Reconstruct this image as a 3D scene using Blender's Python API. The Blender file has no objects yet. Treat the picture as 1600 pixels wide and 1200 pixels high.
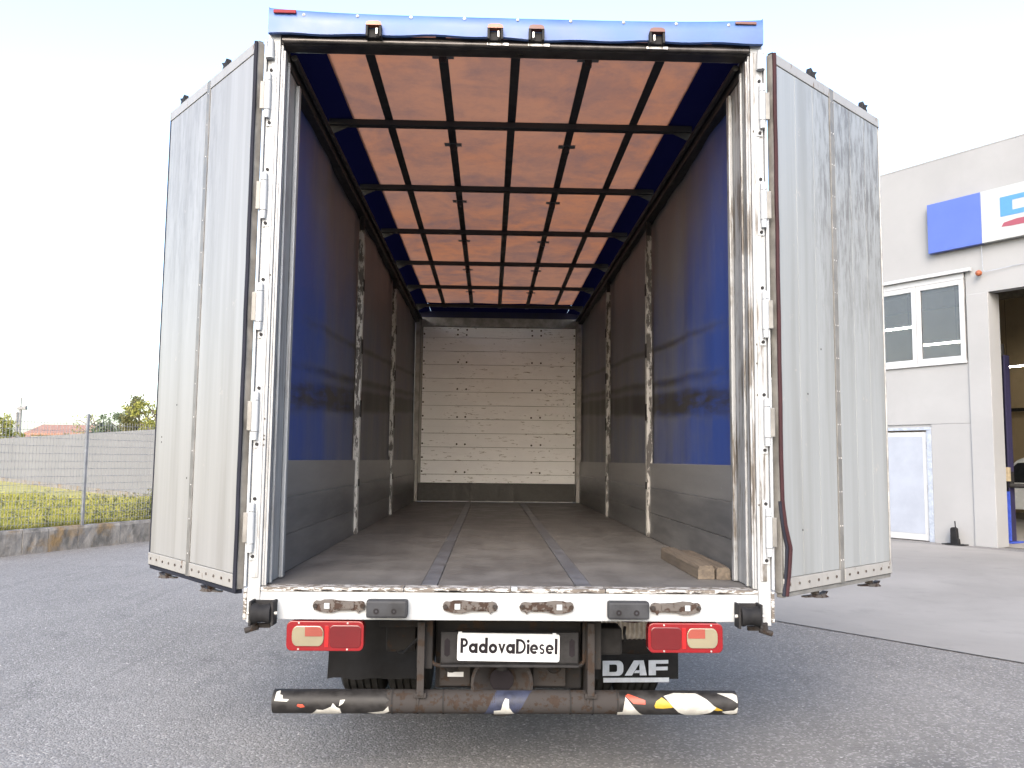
import bpy, bmesh, math, random
from mathutils import Vector, Matrix
random.seed(7)
R = math.radians
scene = bpy.context.scene
COL = scene.collection

# ------------------------------------------------------------------ camera
EYE = 1.68
PIT, YAW, ROL = .0903, .0255, -.0113
cam_d = bpy.data.cameras.new('camera'); cam = bpy.data.objects.new('camera', cam_d); COL.objects.link(cam)
F = Vector((math.sin(YAW)*math.cos(PIT), math.cos(YAW)*math.cos(PIT), math.sin(PIT)))
Rv = Vector((math.cos(YAW), -math.sin(YAW), 0)); Uv = Rv.cross(F)
R2 = Rv*math.cos(ROL) - Uv*math.sin(ROL); U2 = Rv*math.sin(ROL) + Uv*math.cos(ROL)
CAM = Vector((-.113, -4.1486, EYE))
M = Matrix((R2, U2, -F)).transposed().to_4x4(); M.translation = CAM
cam.matrix_world = M
cam_d.sensor_width = 36; cam_d.sensor_fit = 'HORIZONTAL'; cam_d.lens = 1309.05/1600*36
cam_d.clip_start = .05; cam_d.clip_end = 3000
scene.camera = cam

# ------------------------------------------------------------------ light
SUN_AZ = R(192)      # from +Y, clockwise: behind the camera, slightly left
SUN_EL = R(34)
w = bpy.data.worlds.new('World'); scene.world = w; w.use_nodes = True
wn = w.node_tree.nodes; bg = wn['Background']
sky = wn.new('ShaderNodeTexSky'); sky.sky_type = 'NISHITA'; sky.sun_disc = False
sky.sun_elevation = SUN_EL; sky.sun_rotation = SUN_AZ
sky.altitude = 20; sky.air_density = 1.0; sky.dust_density = 3.0; sky.ozone_density = 1.0
w.node_tree.links.new(sky.outputs[0], bg.inputs[0]); bg.inputs[1].default_value = .15
sl = bpy.data.lights.new('sun', 'SUN'); sl.energy = .5; sl.angle = R(45); sl.color = (1, .99, .97)
sun = bpy.data.objects.new('sun', sl); COL.objects.link(sun)
sd = Vector((math.sin(SUN_AZ)*math.cos(SUN_EL), math.cos(SUN_AZ)*math.cos(SUN_EL), math.sin(SUN_EL)))
sun.rotation_euler = sd.to_track_quat('Z', 'Y').to_euler(); sun.location = (-8, -30, 20)
vs = scene.view_settings
vs.view_transform = 'Standard'; vs.look = 'None'; vs.gamma = 1; vs.use_curve_mapping = False
vs.exposure = 2.25
scene.render.engine = 'CYCLES'
scene.cycles.max_bounces = 10; scene.cycles.diffuse_bounces = 6; scene.cycles.transmission_bounces = 8

# ------------------------------------------------------------------ material helpers
class T:
    """tiny wrapper round a material's node tree"""
    def __init__(s, name):
        s.m = bpy.data.materials.new(name); s.m.use_nodes = True
        s.n = s.m.node_tree.nodes; s.l = s.m.node_tree.links
        s.b = s.n['Principled BSDF']; s.out = s.n['Material Output']
        s.tc = s.n.new('ShaderNodeTexCoord')
    def put(s, sock, v):
        if hasattr(v, 'is_linked') or hasattr(v, 'links'): s.l.new(v, sock)
        elif isinstance(v, (tuple, list)) and len(v) == 3 and sock.type == 'RGBA': sock.default_value = (*v, 1)
        else: sock.default_value = v
    def co(s, scale=(1, 1, 1), loc=(0, 0, 0), rot=(0, 0, 0)):
        mp = s.n.new('ShaderNodeMapping'); s.l.new(s.tc.outputs['Object'], mp.inputs[0])
        mp.inputs['Scale'].default_value = scale; mp.inputs['Location'].default_value = loc; mp.inputs['Rotation'].default_value = rot
        return mp.outputs[0]
    def noise(s, scale, vec=None, detail=4, rough=.55, dist=0):
        n = s.n.new('ShaderNodeTexNoise'); s.l.new(vec if vec is not None else s.tc.outputs['Object'], n.inputs['Vector'])
        n.inputs['Scale'].default_value = scale; n.inputs['Detail'].default_value = detail
        n.inputs['Roughness'].default_value = rough; n.inputs['Distortion'].default_value = dist
        return n.outputs[0]
    def voro(s, scale, vec=None, feat='F1', out='Distance'):
        n = s.n.new('ShaderNodeTexVoronoi'); n.feature = feat
        s.l.new(vec if vec is not None else s.tc.outputs['Object'], n.inputs['Vector']); n.inputs['Scale'].default_value = scale
        return n.outputs[out]
    def rng(s, v, a, b, c=0., d=1., smooth=True):
        n = s.n.new('ShaderNodeMapRange'); n.interpolation_type = 'SMOOTHSTEP' if smooth else 'LINEAR'
        s.put(n.inputs[0], v)
        for i, x in enumerate((a, b, c, d)): n.inputs[1+i].default_value = x
        return n.outputs[0]
    def mth(s, op, a, b=0., clamp=False):
        n = s.n.new('ShaderNodeMath'); n.operation = op; n.use_clamp = clamp
        s.put(n.inputs[0], a); s.put(n.inputs[1], b); return n.outputs[0]
    def mix(s, f, a, b, mode='MIX'):
        n = s.n.new('ShaderNodeMix'); n.data_type = 'RGBA'; n.blend_type = mode
        s.put(n.inputs[0], f); s.put(n.inputs[6], a); s.put(n.inputs[7], b); return n.outputs[2]
    def xyz(s):
        n = s.n.new('ShaderNodeSeparateXYZ'); s.l.new(s.tc.outputs['Object'], n.inputs[0]); return n.outputs
    def bump(s, h, strength=.3, dist=.01):
        n = s.n.new('ShaderNodeBump'); n.inputs['Strength'].default_value = strength; n.inputs['Distance'].default_value = dist
        s.l.new(h, n.inputs['Height']); s.l.new(n.outputs[0], s.b.inputs['Normal'])
    def done(s, col, rough=.6, metal=0., spec=.5):
        s.put(s.b.inputs['Base Color'], col); s.put(s.b.inputs['Roughness'], rough); s.put(s.b.inputs['Metallic'], metal)
        s.b.inputs['Specular IOR Level'].default_value = spec
        return s.m

def plain(name, col, rough=.6, metal=0., var=.25, scale=9., spec=.5, bump=.08):
    """one base colour broken up by fine grime"""
    t = T(name); n = t.noise(scale, detail=6, rough=.65)
    d = tuple(c*(1-var) for c in col); l = tuple(min(1, c*(1+var*.6)) for c in col)
    c = t.mix(t.rng(n, .3, .7), d, l)
    if bump: t.bump(t.noise(scale*8, detail=3), bump, .004)
    return t.done(c, t.rng(n, .2, .8, max(0, rough-.1), min(1, rough+.12)), metal, spec)

def chipped(name, col, under, amount, scale=14., stretch=(1, 1, 1), grime=(.12, .11, .1), gr=.35, rough=.4, spec=.5):
    """paint with chips down to rust or metal and streaky grime"""
    t = T(name)
    v = t.co(stretch)
    n = t.noise(scale, v, 8, .7)
    chip = t.rng(n, .74-amount, .76-amount, smooth=False)
    n2 = t.noise(3.5, t.co((3, 3, .5)), 5, .65)
    g = t.mth('MULTIPLY', t.rng(n2, .45, .78), gr)
    rust = t.mix(t.noise(30, detail=3), under, tuple(c*.4 for c in under))
    c = t.mix(chip, t.mix(g, col, grime), rust)
    t.bump(t.mth('SUBTRACT', 1., chip), .35, .002)
    return t.done(c, t.mix(chip, (rough,)*3, (.85,)*3), spec=spec)

MAT = {}
def asphalt():
    t = T('asphalt')
    big = t.noise(.35, detail=5, rough=.6); mid = t.noise(2.2, detail=5, rough=.6)
    c = t.mix(t.rng(big, .3, .7), (.125, .119, .112), (.160, .153, .145))
    c = t.mix(t.mth('MULTIPLY', t.rng(mid, .45, .75), .35), c, (.088, .084, .08))
    st = t.noise(1.3, t.co((.5, 2.5, 1), rot=(0, 0, R(-62))), 4, .6)
    c = t.mix(t.mth('MULTIPLY', t.rng(st, .55, .8), .3), c, (.175, .168, .16))
    oil = t.mth('MULTIPLY', t.rng(t.noise(.9, t.co((1, 1, 1), (7, 3, 0)), 5, .6), .58, .72), .6); c = t.mix(oil, c, (.06, .058, .056))
    trk = t.noise(1, t.co((7, .22, 1), rot=(0, 0, R(24))), 4, .6); c = t.mix(t.mth('MULTIPLY', t.rng(trk, .53, .68), .4), c, (.09, .085, .08))
    vd = t.voro(75); cell = t.voro(75, out='Color')
    n = t.n.new('ShaderNodeSeparateColor'); t.l.new(cell, n.inputs[0])
    c = t.mix(t.mth('MULTIPLY', t.rng(n.outputs[0], .0, .45, 1, 0), .5), c, (.075, .071, .068))
    c = t.mix(t.mth('MULTIPLY', t.rng(n.outputs[0], .80, .9), .55), c, (.28, .27, .26))
    v2 = t.voro(19); c2 = t.voro(19, out='Color'); n2 = t.n.new('ShaderNodeSeparateColor'); t.l.new(c2, n2.inputs[0])
    spot = t.mth('MULTIPLY', t.rng(v2, .12, .22, 1, 0), t.rng(n2.outputs[1], .9, .94))
    c = t.mix(t.mth('MULTIPLY', spot, .8), c, (.38, .37, .35))
    h = t.mth('ADD', t.mth('MULTIPLY', vd, -1.), t.mth('MULTIPLY', t.noise(30, detail=4), .8))
    t.bump(h, .5, .010)
    return t.done(c, .86, spec=.35)
MAT['asphalt'] = asphalt()
def concrete(name, a, b, stain, sc=.6, amt=.5):
    t = T(name)
    n = t.noise(sc, detail=7, rough=.62, dist=.3); n2 = t.noise(sc*5, detail=6, rough=.7)
    c = t.mix(t.rng(n, .3, .72), a, b)
    c = t.mix(t.mth('MULTIPLY', t.rng(n2, .52, .8), amt), c, stain)
    t.bump(t.noise(45, detail=4), .25, .006)
    return t.done(c, .8, spec=.35)
MAT['apron'] = concrete('apron_concrete', (.165, .156, .144), (.215, .205, .19), (.11, .104, .096), .35, .55)
MAT['shop_floor'] = concrete('shop_floor', (.2, .19, .18), (.25, .24, .22), (.1, .1, .1), .5)
MAT['facade'] = concrete('facade_render', (.212, .215, .218), (.238, .241, .244), (.195, .198, .202), .45, .3)
MAT['greywall'] = concrete('grey_wall_concrete', (.135, .136, .14), (.155, .156, .16), (.12, .127, .135), .25, .3)
def kerbmat():
    t = T('mossy_concrete')
    p = t.xyz(); n = t.noise(1.6, detail=6, rough=.65); n2 = t.noise(5, t.co((1, 1, .5)), 6, .7)
    c = t.mix(t.rng(n2, .3, .7), (.12, .113, .105), (.22, .21, .195))
    c = t.mix(t.mth('MULTIPLY', t.rng(n, .5, .68), .75), c, (.20, .125, .045))
    c = t.mix(t.mth('MULTIPLY', t.rng(t.noise(3.1, t.co((1, 1, .6), (3, 1, 2)), 5), .52, .7), .8), c, (.07, .07, .065))
    t.bump(t.noise(18, detail=6), .6, .02)
    return t.done(c, .9, spec=.25)
MAT['kerb'] = kerbmat()
MAT['soil'] = plain('soil', (.24, .22, .06), .95, var=.5, scale=3)
MAT['joint'] = plain('dark_joint', (.05, .05, .05), .9)

def door_skin(name, stain, seed, cool=1.):
    t = T(name); p = t.xyz()
    s1 = t.noise(1, t.co((15, 15, .4), (seed, 0, 0)), 6, .65)
    s2 = t.noise(1, t.co((7, 7, .35), (seed, 3, 0)), 5, .6)
    s3 = t.noise(9, detail=7, rough=.75)
    c = t.mix(t.rng(s1, .3, .7), (.205/cool, .204, .199*cool**.6), (.236/cool, .235, .230*cool**.6))
    c = t.mix(t.mth('MULTIPLY', t.rng(s2, .46, .72), .6), c, (.155/cool, .15, .14*cool**.5))
    up = t.mth('MULTIPLY', t.rng(p[2], .9, 2.2), t.rng(p[0], .25, .62))
    blot = t.mth('MULTIPLY', t.rng(t.noise(8, t.co((4, 4, .6), (seed, 1, 0)), 10, .78), .44, .6), up)
    c = t.mix(t.mth('MULTIPLY', blot, stain), c, (.055, .05, .046))
    low = t.mth('MULTIPLY', t.rng(s3, .62, .7), .5)
    c = t.mix(low, c, (.32, .29, .26))
    t.bump(s1, .12, .004)
    return t.done(c, .42, .15)
MAT['doorL'] = door_skin('door_skin_plain', .3, 0)
MAT['doorR'] = door_skin('door_skin_stained', .72, 5, 1.05)
MAT['alu'] = plain('bare_aluminium', (.38, .37, .355), .4, .5, .3, 14)
MAT['alu_dirty'] = chipped('dirty_aluminium', (.21, .205, .195), (.13, .08, .05), .12, 30, (1, 1, .3))
MAT['strip'] = plain('cover_strip_grey', (.15, .145, .135), .5, .3, .3, 10)
MAT['seal'] = plain('black_rubber_seal', (.014, .015, .022), .7, spec=.15)
MAT['seal_red'] = plain('dark_red_seal', (.03, .012, .014), .7, spec=.15)
MAT['rubber'] = plain('black_rubber', (.012, .012, .013), .7, var=.4, spec=.13)
MAT['buffer'] = plain('worn_black_rubber', (.026, .027, .030), .6, var=.4, spec=.2)
MAT['tyre'] = plain('tyre_rubber', (.022, .0215, .021), .85, var=.4, scale=15, spec=.12)
MAT['white'] = chipped('white_frame_paint', (.29, .303, .314), (.12, .07, .05), .004, 9, gr=.12)
MAT['white_post'] = chipped('grimy_white_post_paint', (.25, .26, .268), (.10, .07, .055), .03, 16, (1, 1, .4), gr=.45, grime=(.10, .095, .088))
MAT['white_edge'] = chipped('scuffed_white_paint', (.33, .325, .315), (.13, .11, .092), .25, 55, (.35, .5, 1), gr=.6)
def postmat():
    t = T('streaked_post_metal'); p = t.xyz()
    n = t.noise(1, t.co((40, 40, 2.2)), 8, .72); n2 = t.noise(2.2, t.co((1, 1, .8)), 5, .7)
    c = t.mix(t.rng(t.noise(1, t.co((30, 30, .6), (2, 2, 0)), 5), .35, .7), (.20, .208, .216), (.29, .296, .302))
    am = t.mth('MULTIPLY', t.rng(n, .45, .58), t.rng(n2, .38, .58))
    side = t.rng(p[0], -1, 1, .5, 1.3); am = t.mth('MULTIPLY', am, side)
    c = t.mix(am, c, (.075, .065, .055))
    t.bump(n, .3, .004)
    return t.done(c, .45, .2)
MAT['post'] = postmat()
MAT['stanchion'] = chipped('worn_stanchion_paint', (.27, .265, .255), (.07, .064, .06), .24, 26, (1, 1, .3), gr=.75)
MAT['dark_steel'] = plain('dark_steel', (.018, .0175, .018), .7, 0, .4, 14, spec=.15)
MAT['roof_steel'] = plain('roof_bow_black', (.012, .012, .013), .6, 0, .3, 14)
MAT['header'] = plain('header_steel', (.05, .045, .042), .35, .5, .4, 10)
MAT['chassis'] = chipped('grimy_chassis', (.018, .017, .017), (.04, .027, .02), .18, 12, gr=.3, rough=.8, spec=.12, grime=(.03, .028, .026))
MAT['rusty'] = chipped('rusty_steel', (.03, .027, .026), (.038, .027, .021), .2, 18, gr=.3, rough=.85, spec=.12, grime=(.03, .028, .026))
MAT['keeper'] = chipped('rusty_galvanised', (.075, .066, .06), (.045, .028, .021), .22, 22, gr=.4, rough=.7, spec=.2, grime=(.04, .036, .033))

def tarp(name, base, seed=0):
    t = T(name); p = t.xyz()
    n = t.noise(1.1, t.co((1, 1, .8), (seed, 0, 0)), 6, .65); st = t.noise(1, t.co((9, 9, .7), (seed, 0, 0)), 5, .6)
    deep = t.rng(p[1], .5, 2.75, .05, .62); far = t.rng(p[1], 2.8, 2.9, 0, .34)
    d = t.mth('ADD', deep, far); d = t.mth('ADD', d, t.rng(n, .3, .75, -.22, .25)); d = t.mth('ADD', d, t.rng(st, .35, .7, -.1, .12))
    wob = t.mth('ADD', p[2], t.rng(t.noise(1.4, t.co((1, 1, .15)), 3), .2, .8, -.012, .012))
    def band(z, h, a):
        e = t.mth('ABSOLUTE', t.mth('SUBTRACT', wob, z)); return t.mth('MULTIPLY', t.rng(e, h*.0, h, 1, 0), a)
    slope = t.mth('MULTIPLY', p[1], .055); wob = t.mth('SUBTRACT', wob, slope)
    b = t.mth('ADD', band(2.0, .16, 1.0), t.mth('ADD', band(2.17, .07, .5), band(2.46, .06, .45)))
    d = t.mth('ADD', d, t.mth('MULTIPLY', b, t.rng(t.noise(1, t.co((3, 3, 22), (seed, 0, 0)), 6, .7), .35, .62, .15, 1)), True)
    top = t.rng(p[2], 2.7, 3.5, 0, .55); d = t.mth('ADD', d, t.mth('MULTIPLY', top, t.rng(p[1], .4, 1.5)), True)  # darker towards the top: light falloff and dirt mixed into the colour
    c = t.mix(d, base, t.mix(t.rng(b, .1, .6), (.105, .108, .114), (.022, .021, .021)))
    t.bump(t.noise(1, t.co((2, 1.6, .5)), 3), .35, .05)
    return t.done(c, .5)
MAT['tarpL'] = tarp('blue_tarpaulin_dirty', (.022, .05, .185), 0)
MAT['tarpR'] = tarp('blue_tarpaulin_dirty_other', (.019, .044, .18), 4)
def sideboard():
    t = T('side_board_aluminium'); p = t.xyz()
    n = t.noise(1, t.co((1.2, .9, 7)), 6, .65); n2 = t.noise(7, detail=8, rough=.75)
    c = t.mix(t.rng(n, .3, .72), (.10, .103, .108), (.18, .18, .182))
    up = t.rng(p[2], 1.44, 1.5); c = t.mix(t.mth('MULTIPLY', up, .5), c, (.24, .238, .235))
    c = t.mix(t.mth('MULTIPLY', t.rng(n2, .66, .74), .5), c, (.33, .34, .36))
    t.bump(n2, .15, .004)
    return t.done(c, .42, .35)
MAT['board'] = sideboard()
def floor_m():
    t = T('load_floor'); n = t.noise(1, t.co((5, .8, 1)), 7, .68); n2 = t.noise(3, detail=7, rough=.7)
    c = t.mix(t.rng(n, .3, .7), (.060, .058, .057), (.096, .093, .09))
    c = t.mix(t.mth('MULTIPLY', t.rng(n2, .45, .7), .5), c, (.125, .121, .117))
    c = t.mix(t.mth('MULTIPLY', t.rng(t.noise(24, detail=6, rough=.8), .68, .74), .6), c, (.3, .29, .27))
    t.bump(t.noise(60, detail=3), .25, .004)
    return t.done(c, t.rng(n2, .3, .7, .42, .65))
MAT['floor'] = floor_m()
MAT['floor_strip'] = plain('steel_floor_strip', (.082, .086, .098), .45, .1, .3, 6)
def plank_m():
    t = T('white_bulkhead_plank')
    n = t.noise(1, t.co((6, 6, 34)), 8, .75); n2 = t.noise(1, t.co((2.2, 2, 5)), 5, .65); v = t.voro(7)
    c = t.mix(t.rng(n2, .3, .75), (.80, .81, .83), (.87, .88, .90))
    sc = t.mth('MULTIPLY', t.rng(n, .57, .62), t.rng(n2, .44, .58))
    c = t.mix(t.mth('MULTIPLY', sc, .85), c, (.13, .10, .08))
    c = t.mix(t.mth('MULTIPLY', t.rng(v, .05, .10, 1, 0), .55), c, (.2, .17, .15))
    t.bump(t.mth('SUBTRACT', n2, sc), .25, .006)
    return t.done(c, .5)
MAT['plank'] = plank_m()
MAT['bulk_frame'] = plain('bulkhead_frame_grey', (.25, .24, .235), .5, .3, .35, 8)
MAT['kick'] = plain('kick_plate_dark', (.025, .024, .023), .5, .3, .5, 12)
def roofsheet(name, col, kd, kt, blot):
    base2 = (col[0]*.55, col[1]*.68, col[2]*.95)
    t = T(name)
    n = t.noise(2.0, t.co((1, 1, 1)), 6, .62, .6); n2 = t.noise(7, detail=6, rough=.7)
    f = t.mth('ADD', t.rng(n, .35, .7, 0, .7), t.rng(n2, .4, .75, 0, .4), True)
    glow = t.rng(t.noise(.55, t.co((1, 1, 1), (1.3, 4.1, 0)), 3, .5), .42, .66)  # stronger orange patches: uneven light through the sheet put into the colour
    col = t.mix(glow, col, (min(1, col[0]*1.15), col[1]*.98, col[2]*.8)) if blot > .9 else col
    c = t.mix(t.mth('MULTIPLY', f, blot), col, base2)
    d = t.n.new('ShaderNodeBsdfDiffuse'); tr = t.n.new('ShaderNodeBsdfTranslucent'); mx = t.n.new('ShaderNodeMixShader')
    t.l.new(c, d.inputs[0]); t.l.new(c, tr.inputs[0]); mx.inputs[0].default_value = kt
    t.l.new(d.outputs[0], mx.inputs[1]); t.l.new(tr.outputs[0], mx.inputs[2]); t.l.new(mx.outputs[0], t.out.inputs[0])
    t.n.remove(t.b); return t.m
MAT['roof'] = roofsheet('translucent_roof_sheet', (.50, .24, .145), .5, .215, 1.0)
MAT['roof_blue'] = roofsheet('blue_roof_sheet', (.009, .010, .05), .5, .03, .4)
MAT['valance'] = plain('blue_vinyl', (.035, .085, .24), .45, 0, .22, 3)
MAT['marker_red'] = plain('red_marker_plastic', (.16, .02, .025), .7, spec=.2)
MAT['navy'] = plain('navy_vinyl', (.012, .014, .06), .6)
MAT['hanger'] = plain('grey_plastic', (.09, .095, .10), .5)
MAT['amber'] = plain('amber_plastic', (.22, .06, .02), .4)
MAT['amber_dull'] = plain('dull_red_plastic', (.09, .03, .022), .5)
def glassy(name, col, rough=.12, em=None):
    t = T(name); n = t.noise(6, detail=4)
    c = t.mix(t.rng(n, .3, .7), tuple(x*.85 for x in col), col)
    wv = t.n.new('ShaderNodeTexWave'); wv.inputs['Scale'].default_value = 60; t.l.new(t.co(), wv.inputs[0])
    t.bump(wv.outputs[1], .12, .002)
    t.b.inputs['Coat Weight'].default_value = .6; t.b.inputs['Coat Roughness'].default_value = .08
    return t.done(c, rough)
MAT['lens_red'] = glassy('red_lens', (.15, .004, .006)); MAT['lens_dark'] = glassy('dark_red_lens', (.08, .004, .005))
MAT['lens_ivory'] = glassy('ivory_lens', (.17, .15, .1)); MAT['lens_pink'] = glassy('pink_lens', (.19, .045, .032))
MAT['lens_bright'] = glassy('bright_red_lens', (.32, .008, .008))
MAT['plate_white'] = plain('white_sign_plastic', (.40, .41, .42), .35, 0, .08, 4)
MAT['ink'] = plain('dark_print', (.014, .012, .014), .8, spec=.08)
MAT['letter_grey'] = plain('pale_flap_print', (.40, .43, .48), .5, 0, .15, 20)
MAT['st_black'] = plain('black_sticker', (.016, .015, .015), .55, 0, .5, 20, spec=.25)
MAT['st_blue'] = plain('blue_black_sticker', (.022, .026, .046), .55, 0, .4, 20, spec=.25)
MAT['st_white'] = plain('white_sticker', (.33, .325, .30), .5, 0, .2, 25)
MAT['st_yellow'] = plain('yellow_sticker', (.30, .2, .015), .45); MAT['st_red'] = plain('red_sticker', (.30, .04, .02), .45)
MAT['wood'] = None
def wood():
    t = T('old_timber'); n = t.noise(1, t.co((40, 2.5, 40)), 6, .65, .4); n2 = t.noise(5, detail=5)
    c = t.mix(t.rng(n, .3, .7), (.05, .039, .029), (.10, .079, .058))
    c = t.mix(t.mth('MULTIPLY', t.rng(n2, .5, .7), .6), c, (.065, .055, .047))
    t.bump(n, .4, .006); return t.done(c, .8)
MAT['wood'] = wood()
MAT['shield'] = plain('pale_heat_shield', (.42, .38, .33), .5, .3, .3, 12)
MAT['win_white'] = plain('white_window_frame', (.34, .347, .355), .4, 0, .06, 4)
MAT['door_panel'] = plain('pale_blue_door_panel', (.24, .262, .305), .35, 0, .08, 2)
MAT['door_frame'] = plain('grey_door_frame', (.25, .28, .33), .5)
MAT['sign_blue'] = plain('sign_blue', (.055, .09, .31), .4, 0, .06, 2); MAT['sign_white'] = plain('sign_white', (.30, .31, .31), .35, 0, .06, 2)
MAT['sign_lblue'] = plain('sign_light_blue', (.05, .165, .45), .4, 0, .05); MAT['sign_red'] = plain('sign_red', (.20, .04, .06), .4, 0, .05)
def glass():
    t = T('window_glass'); t.b.inputs['Transmission Weight'].default_value = .93
    t.b.inputs['IOR'].default_value = 1.45
    n = t.noise(2, detail=3); return t.done(t.mix(n, (.5, .53, .54), (.6, .63, .64)), .02)
MAT['glass'] = glass()
MAT['shop_wall'] = concrete('shop_inner_wall', (.30, .23, .14), (.36, .28, .18), (.2, .15, .1), .4)
MAT['shop_dark'] = plain('shop_ceiling', (.16, .14, .11), .8)
def emit(name, col, s):
    t = T(name); t.b.inputs['Emission Color'].default_value = (*col, 1); t.b.inputs['Emission Strength'].default_value = s
    return t.done(col, .4)
MAT['tube'] = emit('fluorescent_tube', (1, .93, .76), 22)
MAT['lift_dark'] = plain('dark_blue_lift_paint', (.02, .018, .05), .5); MAT['blue_paint'] = plain('blue_lift_paint', (.03, .06, .32), .4); MAT['van'] = plain('white_van_paint', (.62, .64, .65), .25, 0, .06, 3)
MAT['dark_glass'] = plain('dark_car_glass', (.02, .022, .025), .1); MAT['cream'] = plain('cream_plastic', (.30, .25, .17), .5)
MAT['fence'] = plain('galvanised_fence', (.22, .225, .235), .45, .4, .2, 9)
def leafm(name, a, b, tr=.35):
    t = T(name); n = t.noise(1.3, detail=4); n2 = t.noise(14, detail=2)
    c = t.mix(t.rng(n2, .3, .7), a, b)
    c = t.mix(t.mth('MULTIPLY', t.rng(n, .4, .7), .5), c, tuple(x*.6 for x in a))
    d = t.n.new('ShaderNodeBsdfTranslucent'); t.l.new(c, d.inputs[0]); mx = t.n.new('ShaderNodeMixShader'); mx.inputs[0].default_value = tr
    t.done(c, .6, spec=.3); t.l.new(t.b.outputs[0], mx.inputs[1]); t.l.new(d.outputs[0], mx.inputs[2]); t.l.new(mx.outputs[0], t.out.inputs[0])
    return t.m
MAT['grass'] = leafm('grass_blades', (.24, .25, .05), (.42, .38, .10), .4)
MAT['weed'] = leafm('weed_leaves', (.10, .13, .045), (.22, .19, .08))
MAT['leaf1'] = leafm('olive_leaves', (.10, .11, .045), (.17, .15, .06)); MAT['leaf2'] = leafm('yellow_green_leaves', (.18, .20, .04), (.30, .28, .07))
MAT['leaf3'] = leafm('grey_green_leaves', (.08, .11, .07), (.13, .16, .09))
MAT['bark'] = plain('bark', (.12, .095, .07), .9, 0, .4, 12)
def tiles():
    t = T('terracotta_roof'); wv = t.n.new('ShaderNodeTexWave'); wv.inputs['Scale'].default_value = 1.6; t.l.new(t.co(), wv.inputs[0])
    n = t.noise(2, detail=5); c = t.mix(t.rng(n, .3, .7), (.20, .10, .07), (.26, .145, .10)); c = t.mix(t.mth('MULTIPLY', wv.outputs[1], .35), c, (.14, .07, .045))
    t.bump(wv.outputs[1], .5, .05); return t.done(c, .85)
MAT['tiles'] = tiles()
MAT['house'] = plain('pale_house_wall', (.55, .48, .40), .85, 0, .1, 1); MAT['pole'] = plain('pale_pole', (.14, .14, .145), .5)
MAT['gravel'] = plain('loose_gravel', (.30, .29, .28), .85, 0, .5, 40)

# ------------------------------------------------------------------ mesh helpers
class MB:
    def __init__(s): s.v = []; s.f = []
    def add(s, vs, fs):
        o = len(s.v); s.v += [tuple(v) for v in vs]; s.f += [tuple(i+o for i in f) for f in fs]; return s
    def box(s, x0, x1, y0, y1, z0, z1):
        return s.add([(x0, y0, z0), (x1, y0, z0), (x1, y1, z0), (x0, y1, z0), (x0, y0, z1), (x1, y0, z1), (x1, y1, z1), (x0, y1, z1)],
                     [(0, 3, 2, 1), (4, 5, 6, 7), (0, 1, 5, 4), (1, 2, 6, 5), (2, 3, 7, 6), (3, 0, 4, 7)])
    def cyl(s, p, q, r, n=12, r2=None, caps=True):
        p = Vector(p); q = Vector(q); d = (q-p).normalized(); r2 = r if r2 is None else r2
        a = d.orthogonal().normalized(); b = d.cross(a); vs = []
        for c, rr in ((p, r), (q, r2)):
            for i in range(n):
                t = 2*math.pi*i/n; vs.append(c+(a*math.cos(t)+b*math.sin(t))*rr)
        fs = [(i, (i+1) % n, n+(i+1) % n, n+i) for i in range(n)]
        if caps: fs += [tuple(range(n))[::-1], tuple(range(n, 2*n))]
        return s.add(vs, fs)
    def tube(s, pts, r, n=8):
        for a, b in zip(pts, pts[1:]): s.cyl(a, b, r if not callable(r) else r(a), n)
        return s
    def prism(s, poly, f, d0, d1):
        """poly of (a, b) pushed between two depths by f(a, b, d) -> point"""
        n = len(poly); vs = [f(a, b, d0) for a, b in poly]+[f(a, b, d1) for a, b in poly]
        return s.add(vs, [tuple(range(n)), tuple(range(n, 2*n))[::-1]]+[(i, i+n, (i+1) % n+n, (i+1) % n) for i in range(n)])
    def lathe(s, prof, c, axis='x', n=32, closed=True):
        vs = []; m = len(prof)
        for i in range(n):
            t = 2*math.pi*i/n
            for h, r in prof:
                p = (h, r*math.cos(t), r*math.sin(t)) if axis == 'x' else ((r*math.cos(t), h, r*math.sin(t)) if axis == 'y' else (r*math.cos(t), r*math.sin(t), h))
                vs.append((c[0]+p[0], c[1]+p[1], c[2]+p[2]))
        fs = [(i*m+j, i*m+(j+1) % m, ((i+1) % n)*m+(j+1) % m, ((i+1) % n)*m+j) for i in range(n) for j in range(m if closed else m-1)]
        return s.add(vs, fs)
    def ring(s, cx, cy, ro, ri, a0, a1, f, d, n=20, sx=1., sy=1.):
        vs = []
        for i in range(n+1):
            t = R(a0+(a1-a0)*i/n)
            vs += [f(cx+ro*sx*math.cos(t), cy+ro*sy*math.sin(t), d), f(cx+ri*sx*math.cos(t), cy+ri*sy*math.sin(t), d)]
        return s.add(vs, [(2*i, 2*i+2, 2*i+3, 2*i+1) for i in range(n)])
    def poly(s, pts, f, d): return s.add([f(a, b, d) for a, b in pts], [tuple(range(len(pts)))])
    def mesh(s, name, mat, bev=0, smooth=False, seg=2):
        me = bpy.data.meshes.new(name); me.from_pydata(s.v, [], s.f)
        bm = bmesh.new(); bm.from_mesh(me); bmesh.ops.recalc_face_normals(bm, faces=bm.faces)
        if bev: bmesh.ops.bevel(bm, geom=list(bm.edges), offset=bev, segments=seg, affect='EDGES', profile=.6, clamp_overlap=True)
        bm.to_mesh(me); bm.free()
        if smooth:
            for p in me.polygons: p.use_smooth = True
            me.set_sharp_from_angle(angle=R(40))
        me.materials.append(MAT[mat]); return me
    def build(s, name, mat, parent=None, bev=0, smooth=False, seg=2):
        return link(name, s.mesh(name, mat, bev, smooth, seg), parent)
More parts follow.
